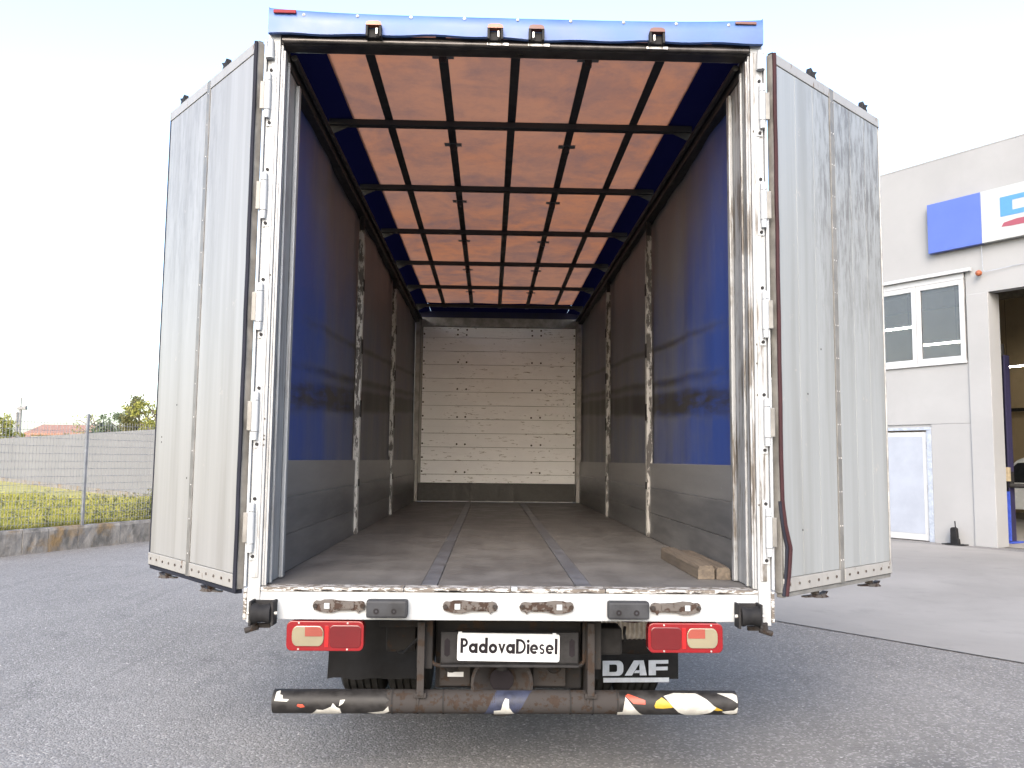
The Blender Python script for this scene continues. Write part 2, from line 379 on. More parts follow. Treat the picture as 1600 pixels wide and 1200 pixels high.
def link(name, me, parent=None, loc=None, rz=0):
    o = bpy.data.objects.new(name, me); COL.objects.link(o)
    if parent is not None: o.parent = parent
    if loc: o.location = loc
    if rz: o.rotation_euler.z = rz
    return o
def B(name, mat, parent, *xyz, bev=0): return MB().box(*xyz).build(name, mat, parent, bev)
def empty(name, loc=(0, 0, 0), rz=0): return link(name, None, None, loc, rz)
def tag(o, label, cat, group=None, kind=None):
    if label: o['label'] = label
    if cat: o['category'] = cat
    if group: o['group'] = group
    if kind: o['kind'] = kind
    return o
def S(o): o['kind'] = 'structure'; return o

# ------------------------------------------------------------------ ground
bm_ = MB(); N = 40
S(MB().add([(-900, -600, 0), (900, -600, 0), (900, 1500, 0), (-900, 1500, 0)], [(0, 1, 2, 3)]).build('asphalt_yard', 'asphalt'))
U = Vector((.54838, -.83623, 0)); W_ = Vector((.83623, .54838, 0)); A0 = Vector((8.895, 14.993, 0))
e0 = Vector((2.876, 4.981, .004)); ev = Vector((.635, -.772, 0)).normalized(); en = Vector((.772, .635, 0))
q = [e0-ev*34, e0+ev*16, e0+ev*16+en*9.6, e0-ev*34+en*11.6]
S(MB().add(q, [(0, 1, 2, 3)]).build('concrete_apron', 'apron'))
jl = MB()
for d in (0,):
    n_ = 60
    for i in range(n_):
        a = e0-ev*30+ev*(45*i/n_); b = e0-ev*30+ev*(45*(i+1)/n_)
        wv = .006+.010*random.random(); up = Vector((0, 0, .004))
        jl.add([a-en*wv+up, b-en*wv+up, b+en*.008+up, a+en*.008+up], [(0, 1, 2, 3)])
o = jl.build('apron_joint', 'joint'); S(o)

# ------------------------------------------------------------------ truck
truck = empty('curtainsider_truck')
tag(truck, 'blue curtain-sided box truck with both rear doors folded open to the empty load bay', 'truck')
ZF = EYE-.625       # load floor
H = 1.275
L = 8.37
# chassis
for sx in (-1, 1):
    MB().box(sx*.43-.04, sx*.43+.04, .22, 9.4, .62, .885).build('chassis_rail', 'chassis', truck, .006)
for y in (.75, 1.6, 2.9, 4.1, 5.3, 6.5, 7.7):
    B('floor_bearer', 'chassis', truck, -1.2, 1.2, y-.04, y+.04, .905, 1.02)
B('rear_cross_member', 'chassis', truck, -.385, .385, .40, .50, .48, .86, bev=.006)
B('underfloor', 'chassis', truck, -1.24, 1.24, .06, 8.4, 1.022, 1.04)
# load floor
xs = (-1.24, -.445, -.365, .325, .405, 1.24)
for i, nm in enumerate(('floor_panel', 'floor_strip', 'floor_panel', 'floor_strip', 'floor_panel')):
    if nm == 'floor_panel':
        for y0, y1 in ((.085, 2.82), (2.823, 5.26), (5.263, 8.36)): B(nm, 'floor', truck, xs[i]+.002, xs[i+1]-.002, y0, y1, 1.041, ZF, bev=.002)
    else: B(nm, 'floor_strip', truck, xs[i]+.001, xs[i+1]-.001, .09, 8.36, 1.041, ZF+.0025, bev=.001)
# rear sill with worn top edge
sill = B('rear_sill', 'white', truck, -1.21, 1.21, -.005, .075, .903, 1.036, bev=.006)
cuts = (-1.21, -.52, .0, .46, 1.21)
for a, b in zip(cuts, cuts[1:]): B('tread_strip', 'white_edge', sill, a+.002, b-.002, -.012, .084, 1.037, 1.057, bev=.004)
sc = MB()
for k in range(44):
    x = random.uniform(-1.1, 1.1); wd = random.uniform(.01, .09); h = random.uniform(.002, .006)
    sc.add([(x, -.0135, 1.04), (x+wd, -.0135, 1.04+random.uniform(-.002, .002)), (x+wd*.7, -.0135, 1.04+h), (x+wd*.2, -.0135, 1.04+h*1.2)], [(0, 1, 2, 3)])
sc.build('rust_scuff', 'rusty', sill)
MB().box(.0, .03, -.018, .03, 1.045, 1.064).build('sill_plug', 'white', sill, .003)
# door keepers on the sill
def keeper(x0, x1, flip):
    m = MB(); n = 10; w = x1-x0
    def f(a, b, d): return ((x0+a*w) if not flip else (x1-a*w), d, .972+b)
    top = [(.0, .0), (.02, .017), (.06, .024), (.14, .022), (.2, .028), (.35, .03), (.5, .024), (.8, .020), (.9, .024), (.96, .018), (1, .0)]
    bot = [(.97, -.02), (.9, -.024), (.86, -.036), (.82, -.022), (.5, -.024), (.35, -.034), (.2, -.032), (.12, -.026), (.03, -.02)]
    m.prism(top+bot, f, -.0065, -.022)
    o = m.build('lock_keeper', 'keeper', truck, .002)
    MB().prism([(.22, .013), (.32, .013), (.32, -.013), (.22, -.013)], f, -.0225, -.0265).build('keeper_window', 'white', o)
    for a in (.05, .94):
        p = f(a, 0, -.022); MB().cyl(p, (p[0], p[1]-.008, p[2]), .011, 8).build('bolt', 'rusty', o)
    MB().prism([(.42, .014), (.78, .012), (.78, -.012), (.42, -.014)], f, -.0225, -.029).build('keeper_bar', 'keeper', o, .001)
keeper(-.954, -.70, False); keeper(-.331, -.063, False); keeper(.04, .305, True); keeper(.675, .925, True)
for x0, x1 in ((-.692, -.496), (.466, .664)):
    o = B('rubber_buffer', 'buffer', truck, x0, x1, -.07, -.0055, .922, 1.006, bev=.012)
    for k in (.25, .68):
        x = x0+(x1-x0)*k
        MB().lathe([(-.0705, .013), (-.0705, .006), (-.055, .006), (-.055, .0)], (x, 0, .955), 'y', 10, False).build('bolt_recess', 'ink', o)  # near-black colour stands in for the shade inside the bolt hole
        MB().lathe([(-.0712, .015), (-.0712, .011)], (x, 0, .955), 'y', 12, False).build('recess_rim', 'dark_steel', o)
# corner rollers
for sx in (-1, 1):
    xc = -1.183 if sx < 0 else 1.148
    o = MB().box(xc-.058, xc-.046, -.085, -.004, .886, 1.0).box(xc+.046, xc+.058, -.085, -.004, .886, 1.0).box(xc-.046, xc+.046, -.018, -.004, .89, .996).build('roller_bracket', 'dark_steel', truck, .003)
    MB().lathe([(-.045, .0), (-.045, .046), (-.03, .048), (-.012, .04), (.012, .04), (.03, .048), (.045, .046), (.045, .0)], (xc, -.062, .942), 'x', 20, False).build('roller', 'rubber', o, smooth=True)
    MB().cyl((xc-.07, -.06, .942), (xc+.07, -.06, .942), .009, 8).build('roller_bolt', 'alu', o)
# rear corner posts
HZL = (3.505, 2.985, 2.422, 1.88, 1.34)
for sx in (-1, 1):
    pm = MB(); px = lambda a: sx*a
    def bx(m, a, b, *r): return m.box(min(sx*a, sx*b), max(sx*a, sx*b), *r)
    post = bx(MB(), 1.212, 1.275, .0, .33, .885, 3.845).build('rear_post', 'white_post', truck, .005)
    bx(MB(), 1.2, 1.211, .012, .325, 1.06, 3.79).build('jamb_plate', 'post', post, .002)
    bx(MB(), 1.186, 1.199, .10, .122, 1.06, 3.74).build('jamb_rib', 'post', post, .004)
    bx(MB(), 1.176, 1.199, .285, .33, 1.06, 3.70).build('jamb_rib', 'post', post, .006)
    bx(MB(), 1.188, 1.199, .012, .03, 1.06, 3.76).build('jamb_rib', 'post', post, .003)
    bx(MB(), 1.225, 1.255, -.006, -.001, 1.1, 3.80).build('post_face_strip', 'post', post, .002)
    # worn paint at the post foot
    bx(MB(), 1.276, 1.292, .0, .05, .9, 1.05).build('post_foot', 'white_edge', post, .004)
    m = MB().cyl((sx*1.235, -.01, .90), (sx*1.24, .0, .855), .018, 8); m.cyl((sx*1.215, 0, .868), (sx*1.275, -.01, .85), .014, 8)
    m.box(min(sx*1.16, sx*1.25), max(sx*1.16, sx*1.25), .0, .02, .862, .882); m.build('post_foot_bracket', 'rusty', post)
    # hinges
    for i, z in enumerate(HZL):
        m = MB().cyl((sx*1.262, -.024, z-.075), (sx*1.262, -.024, z+.075), .017, 14)
        hg = m.build('hinge', 'white', truck, smooth=True)
        MB().cyl((sx*1.262, -.024, z+.078), (sx*1.260, -.022, z+.118), .016, 12, .013).build('hinge_cap', 'white', hg, smooth=True)
        MB().cyl((sx*1.262, -.024, z-.118), (sx*1.262, -.024, z-.078), .013, 12, .016).build('hinge_cap', 'white', hg, smooth=True)
        bx(MB(), 1.236, 1.268, -.010, -.0062, z-.155, z+.155).build('hinge_leaf', 'white', hg, .0015)
        bx(MB(), 1.278, 1.30, -.030, -.018, z-.072, z+.072).build('hinge_arm', 'strip', hg, .003)
        for dz in (-.138, .138): MB().cyl((sx*1.252, -.010, z+dz), (sx*1.252, -.0165, z+dz), .0085, 8).build('hinge_bolt', 'dark_steel', hg)
    # white pipe between the hinges
    bx(MB(), 1.2765, 1.288, -.016, .03, 1.06, 3.80).build('hinge_channel', 'white', post, .003)
    MB().cyl((sx*1.258, -.02, 3.70), (sx*1.256, -.02, 3.80), .022, 10, .014).build('post_cap', 'white', post, smooth=True)
    # little scrapes and screw heads
    for k in range(5):
        z = random.uniform(1.15, 3.6); MB().cyl((sx*1.222, .0005, z), (sx*1.222, -.003, z), .005, 6).build('screw_head', 'keeper', post)
# header
hdr = B('rear_header', 'header', truck, -1.21, 1.21, .0, .10, 3.788, 3.846, bev=.012)
MB().cyl((-1.2, -.012, 3.802), (1.2, -.012, 3.802), .013, 12).build('header_tube', 'header', hdr, smooth=True)
for x in (-.1, .11, .72): B('header_plate', 'alu', hdr, x-.055, x+.055, -.032, -.026, 3.794, 3.806)
# valance: gently sagging vinyl with rounded corner
m = MB(); n = 48; rows = []
for i in range(n+1):
    x = -1.268+2.536*i/n; t = abs(x)/1.268
    sag = .006*math.sin(i*.9)+.004*math.sin(i*.37+1); top = 3.932+.024*t**4; bot = 3.826-.004*math.cos(i*.21)+sag*.6
    prof = [(-.004, top+.012), (-.03, top+.008), (-.04, top-.005), (-.043+sag*.4, (top+bot)/2), (-.04, bot+.004), (-.026, bot)]
    rows.append([(x, y, z) for y, z in prof])
k = len(rows[0]); m.add([p for r in rows for p in r], [(i*k+j, i*k+j+1, (i+1)*k+j+1, (i+1)*k+j) for i in range(n) for j in range(k-1)])
for x in (-1.269, 1.265): m.box(x, x+.004, -.04, .14, 3.835, 3.965)
val = m.build('rear_valance', 'valance', truck, smooth=True)
for i in range(9):
    x = -1.09+.2725*i
    MB().lathe([(0, .008), (-.004, .008), (-.006, .003), (-.003, 0)], (x, -.0395, 3.926), 'y', 8, False).build('rivet', 'alu', val, smooth=True)
o = B('marker_reflector', 'marker_red', truck, -1.242, -1.128, -.053, -.0425, 3.928, 3.946, bev=.003)
o = B('marker_reflector', 'amber_dull', truck, 1.122, 1.232, -.052, -.0425, 3.928, 3.942, bev=.003)
for j, x in enumerate((-.73, -.114, .096, .713)):
    o = MB().box(x-.04, x-.028, -.075, -.02, 3.806, 3.862).box(x+.028, x+.04, -.075, -.02, 3.806, 3.862).box(x-.028, x+.028, -.05, -.02, 3.81, 3.855).build('lock_receiver', 'dark_steel', truck, .003)
    MB().prism([(-.04, 0), (-.036, .016), (-.02, .022), (.02, .022), (.036, .016), (.04, 0)], lambda a, b, d, x=x: (x+a, d, 3.8625+b), -.078, -.045).build('receiver_cap', 'amber' if j in (0, 1) else 'amber_dull', o)
    B('receiver_pin', 'alu', o, x+(.012 if j < 2 else -.02), x+(.02 if j < 2 else -.012), -.0775, -.0505, 3.816, 3.846)

# rear doors
DZ0, DZ1, DW = EYE-.639, EYE+2.121, 1.24
def rear_door(side, a, skin):
    sx = -1 if side == 'l' else 1; fy = 1 if sx < 0 else -1
    rz = math.atan2(math.sin(a), sx*math.cos(a))
    h = DZ1-DZ0
    me = MB().box(0.02, DW, -.02, .02, 0, h).mesh('rear_door', 'strip', .004)
    d = link('rear_door', me, truck, (sx*1.302, .0, DZ0), rz)
    def fb(m, x0, x1, z0, z1, p0, p1): return m.box(x0, x1, min(fy*p0, fy*p1), max(fy*p0, fy*p1), z0, z1)
    # two skins, each of three tongue-and-groove extrusions
    for k, (x0, x1) in enumerate(((.035, .602), (.659, DW-.022))):
        nb_ = 1 if sx < 0 else 3; ww = (x1-x0)/nb_
        for j in range(nb_):
            fb(MB(), x0+j*ww+.001, x0+(j+1)*ww-.001, .075, h-.062, .0205, .026).build('door_panel', skin, d, .0016)
    fb(MB(), .607, .653, .0, h-.004, .0205, .029).build('cover_strip', 'strip', d, .002)
    for i in range(15):
        z = .12+i*(h-.2)/14
        for dx in ((.618, .642) if sx > 0 else (.63,)):
            MB().lathe([(.029, .004), (.031, .003), (.032, 0)], (dx, 0, z), 'y', 8, False).build('rivet', 'alu', d) if fy > 0 else \
            MB().lathe([(-.029, .004), (-.031, .003), (-.032, 0)], (dx, 0, z), 'y', 8, False).build('rivet', 'alu', d)
    for x0, x1 in ((.022, .605), (.655, DW)):
        fb(MB(), x0, x1, .004, .072, .0205, .030).build('bottom_rail', 'alu_dirty', d, .003)
        fb(MB(), x0, x1, h-.058, h-.002, .0205, .029).build('top_rail', 'alu_dirty', d, .003)
        for i in range(6):
            x = x0+.05+i*(x1-x0-.1)/5
            MB().cyl((x, fy*.03, .04), (x, fy*.0345, .04), .007, 8).build('rail_rivet', 'keeper', d)
    # edge seals
    sm = 'seal' if sx < 0 else 'seal_red'
    pts = []
    for i in range(25):
        z = -.012+(h+.01)*i/24
        off = 0
        if sx > 0 and z < .5: off = .03*math.exp(-((z-.2)/.13)**2)+.012*(1-z/.5)
        pts.append((.022+off+.0015*math.sin(i*1.7), fy*(.026+off*.6), z))
    MB().tube(pts, .0105, 8).build('edge_seal', sm, d, smooth=True)
    if sx > 0:
        pts2 = [(x-.014, y*.75, z) for x, y, z in pts if z < .55]
        MB().tube(pts2, .008, 6).build('seal_backing', 'seal', d, smooth=True)
    fb(MB(), DW+.001, DW+.016, -.004, h-.01, -.02, .022).build('end_trim', 'seal' if sx < 0 else 'alu', d, .004)
    fb(MB(), .03, DW, -.022, -.001, -.018, .02).build('bottom_seal', 'seal' if sx < 0 else 'strip', d, .004)
    fb(MB(), .03, DW, h+.001, h+.014, -.018, .012).build('top_seal', 'strip' if sx < 0 else 'dark_steel', d, .004)
    # locking claws at both ends of the two lock bars (which run down the outer face)
    for x, zoff in ((.45, 0), (1.08, 0)):
        MB().cyl((x, -fy*.04, -.03), (x, -fy*.04, h+.02), .017, 10).build('lock_bar', 'alu', d, smooth=True)
        def f(a_, b_, dd): return (x+a_, dd*fy, b_)
        m = MB().prism([(-.03, -.05), (.06, -.052), (.105, -.042), (.08, -.058), (.115, -.075), (.055, -.074), (-.02, -.066), (-.06, -.058)], f, -.05, -.015)
        m.box(x-.014, x+.014, -.055, -.02, -.05, -.02) if fy > 0 else m.box(x-.014, x+.014, .02, .055, -.05, -.02)
        m.build('locking_claw', 'keeper', d, .002)
        MB().prism([(-.13, -.046), (-.03, -.05), (-.03, -.062), (-.13, -.054)], f, -.045, -.02).build('claw_tail', 'keeper', d)
        m = MB().prism([(-.035, h+.0145), (.045, h+.0145), (.03, h+.034), (.055, h+.062), (.01, h+.05), (-.012, h+.066), (-.02, h+.036)], f, -.018, .012)
        m.build('locking_claw', 'dark_steel', d, .002)
    # stray screw holes and a few dents with dark rims
    for x, z in ((.90, .93), (.70, .52), (1.12, .75), (1.12, .72)) if sx < 0 else ((.30, 1.0), (.45, 1.25), (.22, .3)):
        MB().lathe([(.0262, .006), (.0275, .003), (.0275, 0)], (x, 0, z), 'y', 7, False).build('screw_hole', 'rusty', d) if fy > 0 else \
        MB().lathe([(-.0262, .006), (-.0275, .003), (-.0275, 0)], (x, 0, z), 'y', 7, False).build('screw_hole', 'rusty', d)
    return d
rear_door('l', .8714, 'doorL'); rear_door('r', .7135, 'doorR')

# side curtains, boards, stanchions
ST = (2.84, 5.28)
for sx in (-1, 1):
    m = MB(); ny, nz = 90, 14
    for i in range(ny+1):
        for j in range(nz+1):
            y = .335+8.02*i/ny; z = 1.655+2.1*j/nz
            bul = .008*math.sin(y*2.1+z*.8)+.005*math.sin(y*5.3+1.3*z+sx)+.004*math.sin(y*11+z*.3)
            m.v.append((sx*(1.252+bul), y, z))
    m.f = [(i*(nz+1)+j, i*(nz+1)+j+1, (i+1)*(nz+1)+j+1, (i+1)*(nz+1)+j) for i in range(ny) for j in range(nz)]
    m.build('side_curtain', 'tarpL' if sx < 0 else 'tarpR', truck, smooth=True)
    ys = (.335, ST[0]-.03, ST[0]+.03, ST[1]-.03, ST[1]+.03, 8.3)
    for b in range(3):
        y0, y1 = ys[2*b], ys[2*b+1]
        bd = None
        for k in range(3):
            z0 = ZF+.003+k*.203; z1 = z0+.2
            me = MB().box(min(sx*1.218, sx*1.243), max(sx*1.218, sx*1.243), y0, y1, z0, z1).build('side_board', 'board', truck, .004)
    for y in ST:
        x = 1.188
        st = MB().box(min(sx*1.196, sx*1.243), max(sx*1.196, sx*1.243), y-.02, y+.02, ZF+.002, 3.60).build('stanchion', 'stanchion', truck, .006)
        MB().box(min(sx*1.2, sx*1.24), max(sx*1.2, sx*1.24), y-.018, y+.018, 3.602, 3.76).build('stanchion_head', 'dark_steel', st, .004)
        for z, hh in ((1.45, .06), (2.02, .14), (2.55, .12), (3.08, .1)):
            MB().box(min(sx*1.188, sx*1.1955), max(sx*1.188, sx*1.1955), y-.024, y+.024, z, z+hh).build('board_pocket', 'dark_steel', st, .003)
        MB().box(min(sx*1.192, sx*1.1955), max(sx*1.192, sx*1.1955), y+.008, y+.016, ZF+.01, 3.5).build('stanchion_edge', 'alu_dirty', st)
    # cant rail
    cr = MB().box(min(sx*1.19, sx*1.262), max(sx*1.19, sx*1.262), .1, 8.36, 3.72, 3.80).build('cant_rail', 'roof_steel', truck, .008)
    MB().cyl((sx*1.17, .12, 3.775), (sx*1.17, 8.3, 3.775), .018, 8).build('curtain_track', 'roof_steel', cr, smooth=True)
# roof
YR0 = -.02
def sheet(name, mat, x0, x1, y0, y1, zf, nx, ny):
    m = MB()
    for i in range(nx+1):
        for j in range(ny+1):
            x = x0+(x1-x0)*i/nx; y = y0+(y1-y0)*j/ny; m.v.append((x, y, zf(x, y)))
    m.f = [(i*(ny+1)+j, (i+1)*(ny+1)+j, (i+1)*(ny+1)+j+1, i*(ny+1)+j+1) for i in range(nx) for j in range(ny)]
    return m.build(name, mat, truck, smooth=True)
zr = lambda x, y: 3.897+.004*math.sin(x*7.85+1.57)*math.sin(y*4.8)
sheet('roof_sheet', 'roof', -1.04, 1.04, YR0, 7.65, zr, 20, 60)
sheet('roof_border', 'roof_blue', -1.27, -1.03, YR0, 8.4, lambda x, y: 3.904-(abs(x)-1.03)*.14, 2, 20)
sheet('roof_border', 'roof_blue', 1.03, 1.27, YR0, 8.4, lambda x, y: 3.904-(abs(x)-1.03)*.14, 2, 20)
sheet('roof_border', 'roof_blue', -1.029, 1.029, 7.63, 8.4, lambda x, y: 3.9045, 4, 4)
for k in range(-1, 7):
    y = 1.19+1.3016*k
    if k == -1: continue
    if y > 8.3: continue
    m = MB().box(-1.19, 1.19, y-.028, y+.028, 3.845, 3.884).build('roof_bow', 'roof_steel', truck, .004)
    for sx in (-1, 1): MB().prism([(1.05, 3.846), (1.19, 3.846), (1.19, 3.78)], lambda a, b, d, sx=sx: (sx*a, d, b), y-.004, y+.004).build('bow_gusset', 'roof_steel', m)
for i in range(5):
    x = -.80+.40*i
    bt = MB().box(x-.026, x+.026, .0, 8.0, 3.8855, 3.8905).build('roof_batten', 'roof_steel', truck)
    if i in (1, 3):
        for k in range(6):
            y = .28+1.3*k
            MB().box(x-.06, x+.06, y-.03, y+.03, 3.8815, 3.885).build('hanger_plate', 'hanger', bt, .001)
            MB().cyl((x, y, 3.84), (x, y, 3.884), .02, 10).build('hanger_knob', 'roof_steel', bt, smooth=True)
# bulkhead
edges = [1.33, 1.458, 1.662, 1.86, 2.065, 2.273, 2.479, 2.682, 2.883, 3.091, 3.293, 3.499, 3.66]
bk = B('bulkhead', 'kick', truck, -1.26, 1.26, 8.40, 8.44, ZF, 3.80)
for i, (a, b) in enumerate(zip(edges, edges[1:])):
    dy = random.uniform(-.002, .002)
    mid = (a+b)/2
    p = MB().box(-1.135, 1.155, 8.345+dy, 8.38, a+.0025, mid-.0015).box(-1.135, 1.155, 8.3465+dy, 8.38, mid-.0015, b-.0025) if i % 2 == 0 and i > 0 else MB().box(-1.135, 1.155, 8.345+dy, 8.38, a+.0025, b-.0025)
    p.build('bulkhead_plank', 'plank', bk, .003)
me = MB().lathe([(0, .014), (-.006, .011), (-.008, .004), (-.005, 0)], (0, 0, 0), 'y', 9, False).mesh('rivet', 'keeper', 0, True)
for z in (3.62, 3.545, 3.13, 2.72, 2.31, 1.90, 1.49):
    for x in (-.611, -.481, .502, .636):
        link('rivet', me, bk, (x+random.uniform(-.006, .006), 8.3445, z+random.uniform(-.005, .005)))
for z in [1.5+.205*i for i in range(11)]:
    for x in (-1.118, 1.138): link('rivet', me, bk, (x, 8.3445, z))
dent = MB().lathe([(0, .022), (-.006, .014), (-.009, 0)], (0, 0, 0), 'y', 10, False).mesh('dent', 'plank', 0, True)
for i in range(5):
    for j in range(4): link('dent', dent, bk, (.72+.09*i, 8.3445, 2.36+.16*j+random.uniform(-.01, .01)))
for x0, x1 in ((-1.243, -1.172), (1.166, 1.243)):
    B('corner_post', 'bulk_frame', bk, x0, x1, 8.28, 8.37, ZF+.003, 3.79, bev=.006)
    B('edge_angle', 'alu_dirty', bk, x1+.002 if x0 < 0 else x0-.012, x1+.036 if x0 < 0 else x0-.002, 8.335, 8.343, 1.33, 3.66)
B('top_beam', 'bulk_frame', bk, -1.165, 1.165, 8.33, 8.38, 3.664, 3.80, bev=.004)
B('roof_end_board', 'navy', bk, -1.262, 1.262, 8.382, 8.42, 3.802, 3.91)
for sx in (-1, 1): B('corner_cap', 'navy', bk, min(sx*1.185, sx*1.27), max(sx*1.185, sx*1.27), 8.362, 8.381, 3.60, 3.885)  # boxes added at the front corners to block light leaking in
B('kick_plate', 'kick', bk, -1.165, 1.165, 8.342, 8.38, 1.075, 1.327, bev=.004)
B('kick_angle', 'alu_dirty', bk, -1.12, 1.12, 8.325, 8.341, ZF+.003, 1.071)

# tail lights
def tail_light(x0, x1, mir):
    zc0, zc1 = .757, .898
    def f(a, b, d): return ((x0+a*(x1-x0)) if not mir else (x1-a*(x1-x0)), d, zc0+b*(zc1-zc0))
    def rr(a0, a1, b0, b1, ra, rb, n=5):
        pts = []
        for cx, cy, t0 in ((a1-ra, b1-rb, 0), (a0+ra, b1-rb, 90), (a0+ra, b0+rb, 180), (a1-ra, b0+rb, 270)):
            for i in range(n+1):
                t = R(t0+90*i/n); pts.append((cx+ra*math.cos(t), cy+rb*math.sin(t)))
        return pts
    o = MB().prism(rr(0, 1, 0, 1, .07, .2), f, -.012, .05).build('tail_light', 'lens_red', truck, .008, seg=3)
    MB().prism(rr(.02, .98, .04, .96, .06, .17), f, .051, .075).build('lamp_housing', 'rubber', o)
    MB().prism(rr(.075, .485, .17, .84, .07, .26), f, -.0125, -.019).build('ivory_lens', 'lens_ivory', o, .003)
    MB().prism([(.245, .50), (.47, .50), (.475, .65), (.44, .80), (.40, .815), (.245, .815)], f, -.0195, -.021).build('pink_lens', 'lens_pink', o)
    MB().prism(rr(.56, .965, .12, .86, .05, .16), f, -.0125, -.017).build('stop_lens', 'lens_dark', o, .003)
    MB().prism([(.50, .14), (.545, .14), (.545, .84), (.50, .84)], f, -.0125, -.0155).build('lens_rib', 'lens_bright', o)
    for a in (.16, .79):
        for b in (.065, .935):
            p = f(a, b, -.012); MB().cyl(p, (p[0], p[1]-.004, p[2]), .0045, 7).build('lens_screw', 'alu', o)
tail_light(-1.077, -.707, False); tail_light(.667, 1.032, True)
for x in (-.9, .86): B('lamp_bracket', 'chassis', truck, x-.16, x+.16, .076, .09, .80, .92)

# under-run bar
YB, ZB, RB = .25, .452, .058
bar = MB().cyl((-1.186, YB, ZB), (1.162, YB, ZB), RB, 32).build('underrun_bar', 'rusty', truck, smooth=True)
def wrap(name, mat, pts, dr, xs=None):
    """a sticker: outline in (x, angle deg above the camera-facing side) laid on the tube"""
    # fill by columns
    m = MB(); n = 16
    xs_ = sorted(set([p[0] for p in pts])); x0, x1 = xs_[0], xs_[-1]
    cols = sorted(set(xs_+[x0+(x1-x0)*i/24 for i in range(25)]))
    def span(x):
        hit = []
        for (xa, ya), (xb, yb) in zip(pts, pts[1:]+pts[:1]):
            if xa != xb and min(xa, xb) <= x <= max(xa, xb): hit.append(ya+(yb-ya)*(x-xa)/(xb-xa))
        return (min(hit), max(hit)) if hit else (0, 0)
    rr_ = RB+dr; k = 9
    for x in cols:
        lo, hi = span(min(max(x, x0+1e-5), x1-1e-5))
        for i in range(k):
            t = R(lo+(hi-lo)*i/(k-1)); m.v.append((x, YB-rr_*math.cos(t), ZB+rr_*math.sin(t)))
    m.f = [(i*k+j, i*k+j+1, (i+1)*k+j+1, (i+1)*k+j) for i in range(len(cols)-1) for j in range(k-1)]
    return m.build(name, mat, bar, smooth=True)
wrap('sticker', 'st_black', [(-1.185, -80), (-1.185, 85), (-.62, 85), (-.60, 20), (-.63, -80)], .0015)
wrap('sticker', 'st_black', [(.548, -80), (.56, 85), (1.161, 85), (1.161, -80)], .0015)
wrap('sticker', 'st_blue', [(-.13, -70), (-.06, 80), (.12, 80), (.06, -20), (.03, -75)], .0015)
wrap('sticker_scrap', 'st_white', [(-1.172, 15), (-1.168, 60), (-1.15, 70), (-1.15, 45), (-1.135, 42), (-1.14, 25), (-1.10, 22), (-1.11, 12)], .003)
wrap('sticker_scrap', 'st_white', [(-1.0, -68), (-.96, -25), (-.93, -28), (-.89, -10), (-.88, 6), (-.86, -14), (-.845, -20), (-.84, -50), (-.86, -70)], .003)
wrap('sticker_scrap', 'st_white', [(-.85, -8), (-.845, 20), (-.82, 22), (-.83, 4)], .0031)
wrap('sticker_scrap', 'st_white', [(-.71, -46), (-.66, -40), (-.63, -34), (-.605, -8), (-.60, -36), (-.63, -58), (-.66, -62)], .003)
wrap('sticker_scrap', 'st_white', [(-.075, -68), (-.075, -30), (-.04, -26), (-.03, 8), (-.018, 30), (.0, 26), (-.004, 0), (.02, -40), (.03, -52), (-.02, -60)], .003)
wrap('sticker_scrap', 'st_white', [(.548, -66), (.55, -36), (.575, -34), (.59, 40), (.62, 4), (.66, -40), (.69, -66)], .003)
wrap('sticker_scrap', 'st_red', [(.59, 44), (.605, 56), (.66, 34), (.69, 24), (.69, 5), (.63, 8)], .003)
wrap('sticker_scrap', 'st_yellow', [(.735, 0), (.745, 20), (.775, 38), (.83, 0), (.84, -8), (.78, -14), (.74, -12)], .003)
wrap('sticker_scrap', 'st_white', [(.785, 44), (.84, 62), (.95, 60), (1.0, 30), (1.05, -10), (1.02, -38), (.94, -68), (.90, -60), (.86, -35), (.83, -6)], .0036)
wrap('sticker_scrap', 'st_yellow', [(1.01, 6), (1.045, -4), (1.085, -22), (1.06, -26), (1.04, -22)], .003)
wrap('sticker_scrap', 'st_white', [(1.06, 62), (1.14, 62), (1.159, 50), (1.159, 12), (1.13, 30)], .003)
wrap('sticker_scrap', 'st_white', [(1.08, -30), (1.14, -22), (1.159, -6), (1.159, -40), (1.13, -52), (1.10, -46)], .003)
wrap('sticker_scrap', 'st_red', [(-1.06, -8), (-1.055, 2), (-1.03, 0), (-1.02, -12), (-1.04, -16)], .003)
for x in (-.588, -.46, -.331, .312, .426, .55):
    MB().lathe([(-.004, RB+.0005), (-.004, RB+.003), (.004, RB+.003), (.004, RB+.0005)], (x, YB, ZB), 'x', 32).build('clamp_band', 'chassis', bar, smooth=True)
for x in (-1.1875, 1.1635): MB().lathe([(-.001, .0), (-.001, .05), (.001, .05), (.001, 0)], (x, YB, ZB), 'x', 24, False).build('end_cap', 'st_black', bar)
for x in (-.445, .412):
    o = MB().box(x-.018, x+.018, .17, .188, .50, .86).box(x-.018, x-.006, .188, .36, .45, .86).box(x-.03, x+.03, .178, .20, .488, .51).build('bar_hanger', 'rusty', truck, .003)
